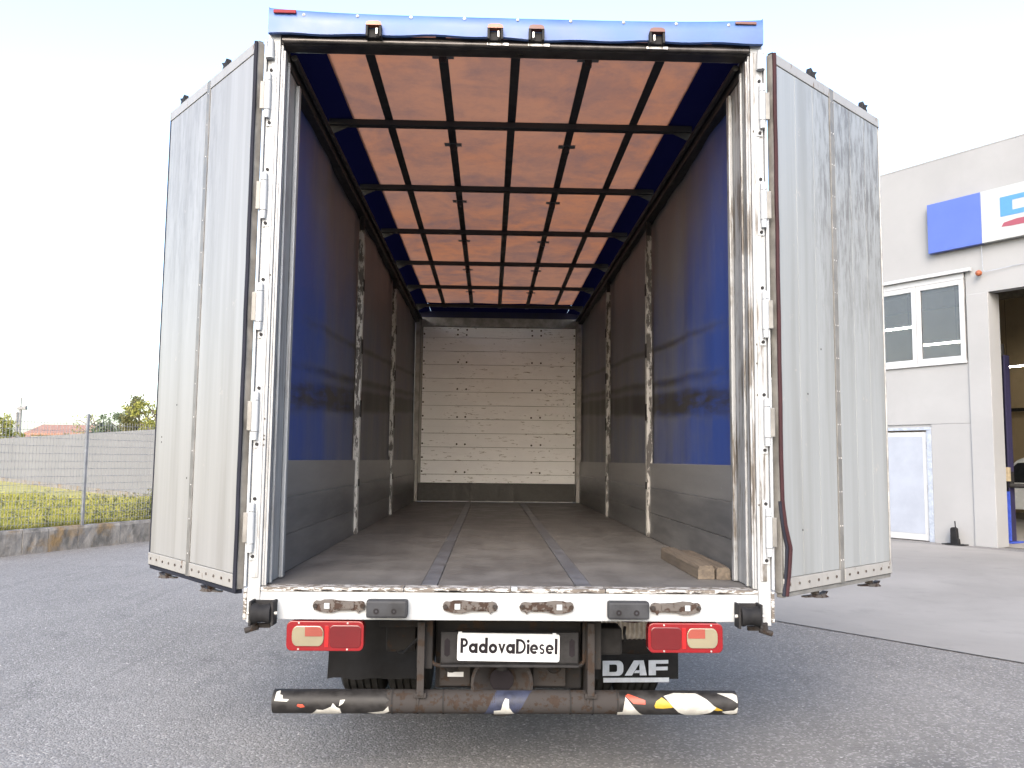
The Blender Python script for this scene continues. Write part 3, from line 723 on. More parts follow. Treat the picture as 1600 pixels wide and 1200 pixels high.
# plate holder and coupling
o = MB().box(-.348, .352, .20, .23, .652, .808).build('plate_holder', 'dark_steel', truck, .008)
for x in (-.315, .318):
    MB().prism([(x-.014, .695), (x, .685), (x+.014, .695), (x+.014, .765), (x, .778), (x-.014, .765)], lambda a, b, d: (a, d, b), .1985, .21).build('holder_slot', 'ink', o)
B('holder_lip', 'dark_steel', o, -.345, .349, .165, .199, .642, .653, bev=.003)
PC = (-.005, .735)
pl_rot = R(-.6)
def pf(a, b, d):
    ca, sa = math.cos(pl_rot), math.sin(pl_rot)
    return (PC[0]+a*ca-b*sa, d, PC[1]+a*sa+b*ca)
def rrect(w, h, r, n=4):
    pts = []
    for cx, cy, t0 in ((w/2-r, h/2-r, 0), (-w/2+r, h/2-r, 90), (-w/2+r, -h/2+r, 180), (w/2-r, -h/2+r, 270)):
        for i in range(n+1): t = R(t0+90*i/n); pts.append((cx+r*math.cos(t), cy+r*math.sin(t)))
    return pts
np_ = MB().prism(rrect(.518, .138, .012), pf, .186, .1985).build('name_board', 'plate_white', truck, .003)
for x in (-.245, .232): MB().prism([(x-.01, .055), (x+.008, .055), (x+.008, .076), (x-.01, .076)], pf, .1815, .1858).build('board_clip', 'plate_white', np_)
# lettering: geometric bold sans, drawn stroke by stroke
tx = MB(); CH = .0735; HS = .895; x = -.243; cnt = [0]
def lf(a, b, d): return pf(x+a*CH*HS, -.030+b*CH, .1855-.0003*cnt[0])
def bar_(a0, a1, b0, b1): cnt[0] += 1; tx.poly([(a0, b0), (a1, b0), (a1, b1), (a0, b1)], lf, 0)
def pol_(p): cnt[0] += 1; tx.poly(p, lf, 0)
def rg_(cx, cy, ro, ri, a0=0, a1=360, sx=1, sy=1): cnt[0] += 1; tx.ring(cx, cy, ro, ri, a0, a1, lf, 0, 24, sx, sy)
SW = .215; XR = .335
for ch in 'PadovaDiesel':
    cnt[0] = 0
    if ch == 'P': bar_(0, SW, 0, 1); rg_(.27, .70, .30, .13, -90, 90, 1, 1); bar_(SW*.9, .27, .83, 1); bar_(SW*.9, .27, .40, .57); adv = .60
    elif ch in 'ado':
        rg_(XR, XR, XR, XR-SW)
        if ch == 'a': bar_(2*XR-SW+.03, 2*XR+.03, 0, .67)
        if ch == 'd': bar_(2*XR-SW+.03, 2*XR+.03, 0, 1.06)
        adv = .73 if ch != 'o' else .69
    elif ch == 'v': pol_([(0, .67), (.19, .67), (.345, .18), (.26, 0)]); pol_([(.31, 0), (.26, 0), (.345, .18), (.40, .67), (.58, .67)][0:1]+[(.26, 0), (.25, .2), (.39, .67), (.58, .67), (.33, 0)]); adv = .57
    elif ch == 'D': bar_(0, SW, 0, 1); rg_(.28, .5, .5, .335, -90, 90, .96, 1); bar_(SW*.9, .28, .835, 1); bar_(SW*.9, .28, 0, .165); adv = .80
    elif ch == 'i': bar_(0, SW, 0, .67); rg_(SW/2, .86, .11, .001); adv = .21
    elif ch == 'e': rg_(.32, XR, XR, XR-SW+.02, 0, 318, .96, 1); bar_(.06, .60, .275, .39); adv = .67
    elif ch == 's': rg_(.22, .485, .20, .065, 25, 270); rg_(.22, .205, .205, .07, -155, 90); adv = .46
    elif ch == 'l': bar_(0, SW, 0, 1.06); adv = .2
    x += (adv+.035)*CH*HS
tx.build('lettering', 'ink', np_)
# guard tube round the plate
MB().tube([(-.40, .30, .87), (-.40, .24, .86), (-.398, .235, .66), (-.385, .235, .642), (-.36, .235, .634), (-.31, .235, .632)], .010, 8).build('plate_guard', 'chassis', truck, smooth=True)
MB().tube([(.385, .30, .87), (.385, .24, .86), (.383, .235, .66), (.372, .235, .642), (.35, .235, .634), (.30, .235, .632)], .010, 8).build('plate_guard', 'chassis', truck, smooth=True)
# drawbar coupling
cp = MB().lathe([(.24, .145), (.25, .16), (.27, .155), (.33, .09), (.39, .07), (.39, .05), (.33, .065), (.27, .125)], (-.035, 0, .54), 'y', 28).build('drawbar_coupling', 'rusty', truck, smooth=True)
MB().cyl((-.035, .33, .54), (-.035, .40, .54), .062, 20).build('coupling_jaw', 'ink', cp)
MB().cyl((-.035, .30, .60), (-.035, .30, .70), .03, 12).build('coupling_pin', 'chassis', cp)
B('coupling_plate', 'rusty', truck, .13, .30, .36, .395, .50, .64, bev=.004)
o = B('coupling_plate', 'rusty', truck, -.36, -.20, .36, .395, .50, .64, bev=.004)
for x in (-.30, .24): MB().lathe([(.3595, .04), (.352, .034), (.352, .02), (.3595, .0)], (x, 0, .605), 'y', 14, False).build('plate_bolt', 'chassis', o)
B('rating_label', 'plate_white', o, -.318, -.235, .356, .3595, .548, .572)
# brackets and ancillaries behind the lights
o = MB().box(-.68, -.46, .35, .43, .80, .875).build('bracket_block', 'chassis', truck, .006)
for x in (-.64, -.58, -.52): MB().cyl((x, .35, .835), (x, .338, .835), .016, 8).build('bracket_bolt', 'chassis', o)
MB().box(-.66, -.50, .5, .66, .64, .80).build('air_valve', 'chassis', truck, .015)
MB().box(.46, .60, .36, .52, .66, .80).build('air_valve', 'dark_steel', truck, .015)
MB().tube([(.62, .40, .80), (.61, .37, .77), (.615, .36, .74), (.60, .40, .72)], .008, 6).build('air_hose', 'rubber', truck, smooth=True)
MB().tube([(.50, .12, .90), (.56, .10, .888), (.62, .10, .882), (.68, .11, .89), (.72, .12, .90)], .006, 6).build('lamp_cable', 'seal_red', truck, smooth=True)
MB().tube([(-.42, .3, .8), (-.5, .34, .72), (-.55, .4, .66), (-.6, .6, .62)], .009, 6).build('air_hose', 'rubber', truck, smooth=True)
# ribbed heat shield in front of the exhaust
m = MB(); n = 56
for i in range(n+1):
    xx = .47+.38*i/n; dy = .006*math.sin(i*math.pi/2.0)
    for j, (dz, dd) in enumerate(((.13, .05), (.11, .0), (.03, -.012), (.0, .02), (-.02, .08))): m.v.append((xx, .80+dd+dy, .655+dz*1.2))
m.f = [(i*5+j, i*5+j+1, i*5+j+6, i*5+j+5) for i in range(n) for j in range(4)]
m.build('heat_shield', 'shield', truck, smooth=True)
MB().cyl((.50, .98, .66), (.86, .98, .66), .13, 20).build('silencer', 'chassis', truck, smooth=True)
# mudflaps
def flap(x0, x1, name='mudflap'):
    m = MB(); n = 14
    for s in (0, .006):
        for i in range(n+1):
            for j in range(7):
                xx = x0+(x1-x0)*i/n; zz = .262+.5*j/6
                m.v.append((xx+.006*(j-3)/3, 1.45+s+.012*math.sin(i*.8)*(1-j/6)-.02*(1-j/6)**2, zz+(.006*math.sin(i*1.1) if j == 0 and x0 < 0 else .012*i/n*(1 if j == 0 else 0))))
    k = 7; tot = (n+1)*k
    m.f = [(i*k+j, i*k+j+1, (i+1)*k+j+1, (i+1)*k+j) for i in range(n) for j in range(k-1)]
    m.f += [tuple(v+tot for v in f) for f in m.f]
    m.f += [(j, j+1, j+1+tot, j+tot) for j in range(k-1)]+[(n*k+j, n*k+j+1, n*k+j+1+tot, n*k+j+tot) for j in range(k-1)]
    m.f += [(i*k, (i+1)*k, (i+1)*k+tot, i*k+tot) for i in range(n)]
    return m.build(name, 'rubber', truck, smooth=True)
fl = flap(-1.135, -.56); fr = flap(.55, 1.138)
YLT = 1.412
def df(a, b, d): return (.638+a*.428, YLT-.0004*d, .292+a*.008+b*.095)
dm = MB()
def logo(m, f):
    # D
    out, inn = [], []
    for (ax, ay) in [(0, 0), (.0, 1), (.24, 1)]+[(.24+.075*math.cos(R(t)), .62+.38*math.sin(R(t))) for t in (75, 55, 35, 15, 0)]+[(.24+.075*math.cos(R(t)), .38+.38*math.sin(R(t))) for t in (0, -15, -35, -55, -75)]+[(.24, 0)]: out.append((ax, ay))
    for (ax, ay) in [(.10, .25), (.10, .75), (.19, .75)]+[(.19+.03*math.cos(R(t)), .62+.13*math.sin(R(t))) for t in (75, 55, 35, 15, 0)]+[(.19+.03*math.cos(R(t)), .38+.13*math.sin(R(t))) for t in (0, -15, -35, -55, -75)]+[(.19, .25)]: inn.append((ax, ay))
    n = len(out); vs = [f(a, b, 0) for a, b in out]+[f(a, b, 0) for a, b in inn]
    m.add(vs, [(i, (i+1) % n, n+(i+1) % n, n+i) for i in range(n)])
    # A
    m.poly([(.335, 0), (.445, 0), (.56, .80), (.56, 1), (.475, 1)], f, 0)
    m.poly([(.5605, 1), (.625, 1), (.672, 0), (.565, 0), (.5605, .3)], f, 0)
    m.poly([(.475, .16), (.5595, .16), (.5595, .34), (.502, .34)], f, 1)
    # F
    m.poly([(.70, 0), (.81, 0), (.81, 1), (.70, 1)], f, 0)
    m.poly([(.8105, .76), (1, .76), (1, 1), (.8105, 1)], f, 0); m.poly([(.8105, .32), (.99, .32), (.99, .56), (.8105, .56)], f, 0)
logo(dm, df); dm.poly([(0, -.44), (1, -.44), (1, -.10), (0, -.10)], lambda a, b, d: (.642+a*.428, YLT-.003, .289+a*.004+b*.085), 0)
dm.build('lettering', 'letter_grey', fr)
B('flap_clamp', 'chassis', truck, .55, 1.14, 1.462, 1.48, .70, .765); B('flap_clamp', 'chassis', truck, -1.14, -.56, 1.462, 1.48, .70, .765)
# wheels
def wheel_pair(xc, yc, single=False):
    prof = []; RR = .49
    def tyre(x0, w):
        p = [(x0+.02, .29), (x0+.0, .34), (x0-.008, .40), (x0+.0, .455), (x0+.018, .482)]
        g = 5; seg = (w-.036)/g
        for i in range(g):
            a = x0+.018+i*seg; p += [(a+.004, RR), (a+seg-.012, RR), (a+seg-.010, RR-.016), (a+seg-.002, RR-.016)]
        p += [(x0+w-.018, .482), (x0+w, .455), (x0+w+.008, .40), (x0+w, .34), (x0+w-.02, .29)]
        return p
    for x0 in ((xc-.30, xc+.02) if not single else (xc-.14,)):
        hub = MB().lathe([(x0+.02, 0), (x0+.02, .1), (x0+.05, .12), (x0+.05, .27), (x0+.02, .289), (x0+.26, .289), (x0+.23, .27), (x0+.23, 0)], (0, yc, RR), 'x', 28, False).build('wheel', 'dark_steel', truck, smooth=True)
        MB().lathe(tyre(x0, .28), (0, yc, RR), 'x', 56).build('tyre', 'tyre', hub, smooth=True)
wheel_pair(-.815, 2.13); wheel_pair(.785, 2.13); wheel_pair(-1.02, 9.0, True); wheel_pair(1.02, 9.0, True)
MB().cyl((-.5, 2.13, .49), (.5, 2.13, .49), .10, 16).lathe([(-.2, 0), (-.12, .2), (.12, .2), (.2, 0)], (0, 2.13, .49), 'x', 20, False).build('rear_axle', 'chassis', truck, smooth=True)
MB().cyl((-.95, 9, .49), (.95, 9, .49), .06, 12).build('front_axle', 'chassis', truck, smooth=True)
for sx in (-1, 1):
    m = MB()
    for i in range(13):
        t = R(15+150*i/12)
        for xx in (sx*.50, sx*1.14): m.v.append((xx, 2.13-.60*math.cos(t), .49+.56*math.sin(t)-.10))
    m.f = [(2*i, 2*i+1, 2*i+3, 2*i+2) for i in range(12)]
    m.build('mudguard', 'rubber', truck, smooth=True)

# timbers lying on the load floor
def timber(x0, x1, y0, y1, z0, z1, sk, label):
    m = MB(); n = 8
    pr = [(0, .02), (.02, 0), (.98, .0), (1, .03), (1, .8), (.9, .98), (.5, 1.0), (.1, .97), (0, .78)]
    for i in range(n+1):
        t = i/n; ins = .012 if i in (0, n) else 0
        for a, b in pr:
            m.v.append((x0+(x1-x0)*(a*(1-2*ins*3)+ins*3)+sk*t+random.uniform(-.002, .002), y0+(y1-y0)*t, z0+(z1-z0)*(b*(1-ins*4))+(random.uniform(-.002, .002) if b > .5 else 0)))
    k = len(pr); m.f = [(i*k+j, i*k+(j+1) % k, (i+1)*k+(j+1) % k, (i+1)*k+j) for i in range(n) for j in range(k)]+[tuple(range(k)), tuple(range(n*k, n*k+k))]
    return tag(m.build('timber_beam', 'wood', None, .003), label, 'timber', 'timbers on the load floor')
timber(1.005, 1.098, .37, 1.33, ZF+.001, ZF+.076, -.005, 'weathered timber beam on the load floor, the one nearer the middle')
timber(1.102, 1.182, .36, 1.25, ZF+.001, ZF+.068, .0, 'weathered timber beam on the load floor, tight against the right side boards')

# ------------------------------------------------------------------ workshop building (local x along the facade, y inwards)
RZ = math.atan2(U.y, U.x)
bld = empty('workshop_building', A0, RZ)
tag(bld, 'pale grey workshop building with tall open bay and white framed windows', 'building')
X0, X1 = -9, 16
B('wall', 'facade', bld, X0, -1.23, .0, .25, 0, 3.84)                 # left of the door
B('wall', 'facade', bld, 1.205, 2.09, .0, .25, 0, 2.559)
B('wall', 'facade', bld, -1.228, 2.09, .0, .25, 2.565, 3.84)
B('wall', 'facade', bld, -1.228, 1.203, .03, .25, 2.50, 2.563)
B('wall', 'facade', bld, X0, 2.06, .0, .25, 5.80, 8.42)
B('wall', 'facade', bld, 2.061, X1, .0, .26, 5.30, 8.42)
B('pillar', 'facade', bld, 2.07, 2.52, -.03, .45, 0, 5.298, bev=.012)
B('pillar', 'facade', bld, 7.6, 8.1, -.06, .45, 0, 5.298, bev=.012)
B('wall', 'facade', bld, 8.102, X1, .0, .25, 0, 5.298)
B('wall', 'facade', bld, X0, -4.0, .0, .25, 3.84, 5.8)
B('roof_coping', 'facade', bld, X0-.05, X1+.05, -.004, .32, 8.422, 8.46, bev=.01)
# window band: two sashes in view, a third further left
wz0, wz1 = 3.90, 5.66
fr_ = MB().box(-4.0, 2.03, -.03, .10, wz1, wz1+.13).box(-4.0, 2.05, -.05, .12, wz0-.055, wz0-.005).build('window_frame', 'win_white', bld, .004)
B('window_hood', 'win_white', bld, -4.0, 2.22, -.12, -.035, 5.79, 5.86, bev=.006)
def sash(x0, x1):
    o = MB().box(x0, x0+.10, -.02, .07, wz0, wz1).box(x1-.10, x1, -.02, .07, wz0, wz1).box(x0+.1, x1-.1, -.02, .07, wz0, wz0+.11).box(x0+.1, x1-.1, -.02, .07, wz1-.11, wz1).build('window', 'win_white', bld, .004)
    MB().box(x0+.1, x1-.1, .02, .026, wz0+.11, wz1-.11).build('pane', 'glass', o)
    B('pane_gasket', 'seal', o, x0+.1, x0+.106, .012, .034, wz0+.11, wz1-.11)
sash(.96, 2.02); sash(-.12, .95); sash(-1.2, -.13); sash(-2.3, -1.21)
# door
dr = B('side_door', 'win_white', bld, -1.13, 1.085, .03, .08, .02, 2.40, bev=.005)
B('door_panel', 'door_panel', dr, -1.03, .985, .024, .0295, .16, 2.30, bev=.002)
B('door_surround', 'door_frame', bld, 1.09, 1.20, -.008, .10, .0, 2.43, bev=.004)
B('door_surround', 'door_frame', bld, -1.228, 1.20, -.012, .10, 2.435, 2.498, bev=.004)
B('door_surround', 'door_frame', bld, -1.226, -1.14, -.008, .10, .0, 2.43, bev=.004)
for z in (.22, 1.15, 2.1): MB().cyl((1.087, .02, z-.08), (1.087, .02, z+.08), .014, 10).build('door_hinge', 'seal_red', dr)
MB().cyl((-.95, .01, 1.05), (-.95, -.05, 1.05), .012, 8).cyl((-.95, -.05, 1.05), (-.83, -.05, 1.05), .012, 8).build('door_handle', 'alu', dr)
# cable along the wall and down to the beacon
MB().tube([(2.45, -.065, 6.3), (2.46, -.065, 5.78), (2.5, -.065, 5.72), (3.2, -.03, 5.76), (5, -.03, 5.78)], .005, 6).build('wall_cable', 'door_frame', bld)
# inside
B('inner_wall', 'shop_wall', bld, X0, X1, 14, 14.2, 0, 8.3); B('inner_wall', 'shop_wall', bld, X0-.01, X0+.2, .26, 14, 0, 8.3); B('inner_wall', 'shop_wall', bld, X1-.2, X1, .27, 14, 0, 8.3)
B('ceiling', 'shop_dark', bld, X0, X1, .27, 14.2, 8.3, 8.418)
for y in (3, 6.5, 10): B('ceiling_beam', 'shop_dark', bld, X0+.2, X1-.2, y-.15, y+.15, 7.0, 7.5)
B('pipe_rail', 'dark_steel', bld, X0+.3, X1-.3, 13.7, 13.8, 3.6, 3.72)
MB().add([(X0, .28, .012), (X1, .28, .012), (X1, 14, .012), (X0, 14, .012)], [(0, 1, 2, 3)]).build('shop_floor', 'shop_floor', bld)
bld_m = Matrix.Translation(A0) @ Matrix.Rotation(RZ, 4, 'Z')
def inb(o, x, y, z=0): o.location = bld_m @ Vector((x, y, z)); o.rotation_euler.z = RZ; return o
# lamps
for i, (x, y, z, lb) in enumerate(((-1.25, 2.65, 5.2, 'fluorescent lamp seen through the left window pane of the workshop'), (-1.1, 4.75, 5.0, 'fluorescent lamp seen through the right window pane of the workshop'), (-2.1, 11.9, 5.0, 'fluorescent lamp seen through the open workshop bay'))):
    la = tag(inb(empty('ceiling_lamp'), x, y, z), lb, 'lamp', 'fluorescent lamps in the workshop')
    MB().box(-.65, .65, -.06, .06, .03, .07).build('lamp_body', 'win_white', la)
    MB().cyl((-.6, 0, .008), (.6, 0, .008), .02, 10).build('lamp_tube', 'tube', la)
    for xx in (-.5, .5): MB().cyl((xx, 0, .07), (xx, 0, 7.0-z if abs(y-3) < .6 else 8.3-z), .006, 6).build('suspension_rod', 'dark_steel', la)
# two-post lift
lf_ = tag(inb(empty('vehicle_lift'), 2.11, 1.35), 'blue two-post vehicle lift column just inside the open bay', 'vehicle lift')
MB().box(-.2, .2, -.25, .25, .015, .05).build('base_plate', 'blue_paint', lf_, .004)
MB().box(-.12, -.10, -.12, .12, .05, 4.1).box(.08, .10, -.12, .12, .05, 4.1).box(-.10, .08, .10, .12, .05, 4.1).build('column', 'lift_dark', lf_, .004)
MB().box(-.13, .12, -.15, -.125, .06, 1.12).build('column_cover', 'blue_paint', lf_, .004)
MB().box(-.11, .11, -.12, .1, 1.2, 1.55).build('carriage', 'dark_steel', lf_, .01)
MB().box(-.02, .16, -.26, -.151, 1.34, 1.64).build('control_box', 'cream', lf_, .01)
MB().cyl((.1, -.1, 1.25), (1.3, .5, 1.22), .05, 8).build('lift_arm', 'dark_steel', lf_)
MB().cyl((-.05, 0, 4.1), (-.05, 0, 4.35), .1, 12).build('motor', 'dark_steel', lf_)
# van
van = tag(inb(empty('parked_van'), -2.95, 9.3), 'white van parked inside the workshop behind the blue lift', 'van')
prof = [(0, .35), (-.02, .7), (.05, .95), (.9, 1.12), (1.7, 1.85), (1.95, 1.95), (4.2, 1.95), (4.4, 1.8), (4.45, .35)]
MB().prism(prof, lambda a, b, d: (a, d, b), 0, 1.75).build('body', 'van', van, .06, True, 3)
MB().prism([(1.05, 1.16), (1.72, 1.76), (2.3, 1.80), (2.3, 1.16)], lambda a, b, d: (a, d, b), -.004, .02).build('side_window', 'dark_glass', van)
MB().prism([(2.4, 1.16), (2.4, 1.80), (3.4, 1.80), (3.4, 1.16)], lambda a, b, d: (a, d, b), -.004, .02).build('side_window', 'dark_glass', van)
MB().prism([(.06, .72), (.12, .92), (.45, .98), (.4, .76)], lambda a, b, d: (a, d, b), -.006, .1).build('headlight', 'plate_white', van, .01)
for xx in (.85, 3.5):
    wl = MB().cyl((xx, -.02, .33), (xx, .2, .33), .19, 20).build('wheel', 'alu', van)
    MB().lathe([(-.03, .2), (-.04, .25), (-.03, .32), (.2, .32), (.2, .2)], (xx, 0, .332), 'y', 28).build('tyre', 'tyre', van, smooth=True)
B('bumper', 'dark_steel', van, -.06, .5, -.01, .3, .34, .55, bev=.03)
# beacon lamp under the sign
be = tag(inb(empty('warning_beacon'), 2.40, -.065, 5.70), 'small orange beacon lamp on the facade above the open bay', 'beacon')
MB().cyl((0, .008, 0), (0, -.03, 0), .035, 12).build('beacon_base', 'dark_steel', be)
MB().lathe([(-.03, .06), (-.06, .066), (-.10, .05), (-.115, 0)], (0, 0, 0), 'y', 16, False).build('beacon_dome', 'amber', be, smooth=True)
# sign
sg = tag(inb(empty('facade_sign'), 1.36, -.16, 6.31), 'long blue and white facade sign with light blue letters and red underline', 'sign')
B('blue_box', 'sign_blue', sg, 0, 1.15, 0, .135, .0, 1.10, bev=.008)
B('white_box', 'sign_white', sg, 1.153, 5.6, .0, .135, .0, 1.10, bev=.008)
sm_ = MB(); sf = lambda a, b, d: (1.54+a*2.4, -.004-.001*d, .47+b*.41); logo(sm_, sf); sm_.build('lettering', 'sign_lblue', sg)
m = MB(); m.poly([(1.55, .26), (1.75, .245), (3.95, .245), (3.95, .375), (1.85, .375), (1.6, .34)], lambda a, b, d: (a, -.004, b), 0); m.build('underline', 'sign_red', sg)
for xx in (.3, 2.4, 4.8): B('sign_bracket', 'dark_steel', sg, xx, xx+.06, .1355, .16, .3, .8)
# black post at the wall
bp = tag(inb(empty('floor_stand'), 1.72, -.16), 'small black upright stand with thin rod on a dark plate beside the pillar', 'stand')
MB().box(-.22, .22, -.13, .13, .005, .022).build('base_plate', 'rubber', bp, .003)
MB().prism([(-.075, .022), (.10, .022), (.09, .12), (.065, .14), (.055, .34), (.02, .37), (-.04, .37), (-.07, .34)], lambda a, b, d: (a, d, b), -.05, .05).build('body', 'rubber', bp, .012)
MB().cyl((.02, 0, .36), (.012, 0, .50), .012, 8).build('rod', 'rubber', bp)

# ------------------------------------------------------------------ left side: kerb wall, fence, grass, grey wall
K0 = Vector((-8.095, 9.967, 0)); V = Vector((.41317, .91065, 0)); VZ = math.atan2(V.y, V.x); KH = .415
kw = tag(empty('kerb_wall', K0, VZ), 'low mossy concrete block wall under the metal fence', 'wall')
js = [-4.2, -3.3, -2.4, -1.7, -1.1, -.5, .38, .87, 1.47, 2.39, 3.1, 3.9, 4.7, 5.5, 6.4, 7.2, 8.0, 8.9, 9.7, 10.5]
for a, b in zip(js, js[1:]):
    m = MB(); dy = random.uniform(-.006, .006)
    n = 6
    for i in range(n+1):
        xx = a+.005+(b-a-.01)*i/n
        for (y, z) in ((dy, 0), (dy+random.uniform(-.006, .006), .16), (dy+random.uniform(-.006, .006), .36), (dy+.02, KH+random.uniform(-.008, .004)), (.2, KH), (.22, 0)): m.v.append((xx, y, z))
    m.f = [(i*6+j, i*6+(j+1) % 6, (i+1)*6+(j+1) % 6, (i+1)*6+j) for i in range(n) for j in range(6)]+[tuple(range(6)), tuple(range(n*6, n*6+6))]
    m.build('concrete_block', 'kerb', kw)
fe = tag(empty('mesh_fence', K0+Vector((0, 0, KH))+Vector((-V.y, V.x, 0))*.10, VZ), 'galvanised welded mesh fence standing on the low concrete wall', 'fence')
FH = 1.89
for xx in (-3.46, -.92, 1.62, 4.16, 6.70, 9.24): MB().box(xx-.025, xx+.025, -.02, .02, -.004, FH+.13).build('post', 'fence', fe, .004)
vb = MB().cyl((0, 0, .03), (0, 0, FH), .0036, 6).mesh('vertical_bar', 'fence')
xx = -2.4
while xx < 9.2:
    if min(abs(xx-p) for p in (-.92, 1.62, 4.16, 6.70, 9.24)) > .03: link('vertical_bar', vb, fe, (xx, -.03, 0))
    xx += .0635
for a, b in zip((-2.4, -.90, 1.64, 4.18, 6.72), (-.94, 1.60, 4.14, 6.68, 9.22)):
    for k in range(14):
        z = .08+k*.134; MB().cyl((a, -.037, z), (b, -.037, z), .0032, 5).build('horizontal_wire', 'fence', fe)
gd = MB().add([K0-V*6+Vector((-V.y, V.x, 0))*.21+Vector((0, 0, KH-.02)), K0+V*13+Vector((-V.y, V.x, 0))*.21+Vector((0, 0, KH-.02)), Vector((-6, 70, KH-.02)), Vector((-140, 120, KH-.02)), Vector((-90, 5, KH-.02))], [(0, 1, 2, 3, 4)])
S(gd.build('grass_ground', 'soil'))
# grey wall
WA = Vector((-23.99, 37.647, 0)); WB = Vector((-9.928, 20.747, 0)); wd = (WB-WA).normalized(); wl_ = (WB-WA).length
gw = tag(empty('panel_wall', WA+Vector((0, 0, KH-.02)), math.atan2(wd.y, wd.x)), 'long plain grey concrete panel wall at the back of the grass strip', 'wall')
xx = -12.
while xx < wl_+5:
    B('wall_panel', 'greywall', gw, xx+.004, xx+2.396, 0, .12, .16, 2.06, bev=.004)
    B('plinth', 'kerb', gw, xx+.004, xx+2.396, -.04, .16, 0, .158)  # dark base strip added to stand for the shadow along the wall foot
    xx += 2.4
# grass blades and weeds
P_ = Vector((-V.y, V.x, 0))
def inside_wall(p): return (p-WA).dot(Vector((wd.y, -wd.x, 0))) > .25
gb = MB(); cnt_ = 0
rnd = random.Random(3)
while cnt_ < 80000:
    s = rnd.uniform(-2.5, 7.5); dd = .24+20*rnd.random()**1.45
    p = K0+V*s+P_*dd
    if not inside_wall(p): continue
    cnt_ += 1
    clump = .5+.5*math.sin(p.x*1.7+math.sin(p.y*1.3)*2)*math.sin(p.y*1.1)
    h = rnd.uniform(.06, .17)*(.6+.8*clump)*(1.0+.04*dd); a = rnd.uniform(0, 6.28); ww = rnd.uniform(.004, .009)*(1+.12*dd); le = h*rnd.uniform(.2, .8); b = rnd.uniform(0, 6.28)
    z = KH-.03
    o_ = len(gb.v)
    gb.v += [(p.x-ww*math.cos(a), p.y-ww*math.sin(a), z), (p.x+ww*math.cos(a), p.y+ww*math.sin(a), z), (p.x+le*.4*math.cos(b), p.y+le*.4*math.sin(b), z+h*.65), (p.x+le*math.cos(b), p.y+le*math.sin(b), z+h)]
    gb.f += [(o_, o_+1, o_+2), (o_+1, o_+3, o_+2)]
me = bpy.data.meshes.new('grass'); me.from_pydata(gb.v, [], gb.f); me.materials.append(MAT['grass'])
tag(link('grass', me), 'sunlit yellow-green grass behind the metal fence', 'grass', kind='stuff')
wm = MB()
for k in range(420):
    s = rnd.uniform(2.0, 8) if rnd.random() < .75 else rnd.uniform(-2, 8); dd = rnd.choice((rnd.uniform(.25, .7), rnd.uniform(.3, 5)))
    p = K0+V*s+P_*dd
    if not inside_wall(p): continue
    hh = rnd.uniform(.18, .5); dx, dy = rnd.uniform(-.12, .12), rnd.uniform(-.12, .12)
    for j in range(14):
        t = rnd.random(); q_ = Vector((p.x+dx*t, p.y+dy*t, KH-.02+hh*t)); a = rnd.uniform(0, 6.28); l_ = rnd.uniform(.04, .10); up = rnd.uniform(-.01, .06); w2 = l_*.28
        o_ = len(wm.v); ca, sa = math.cos(a), math.sin(a)
        wm.v += [q_, q_+Vector((ca*l_*.5-sa*w2, sa*l_*.5+ca*w2, up*.7)), q_+Vector((ca*l_, sa*l_, up)), q_+Vector((ca*l_*.5+sa*w2, sa*l_*.5-ca*w2, up*.7))]; wm.f.append((o_, o_+1, o_+2, o_+3))
me = bpy.data.meshes.new('weeds'); me.from_pydata([tuple(v) for v in wm.v], [], wm.f); me.materials.append(MAT['weed'])
tag(link('weeds', me), 'taller leafy weeds along the foot of the metal fence', 'weeds', kind='stuff')

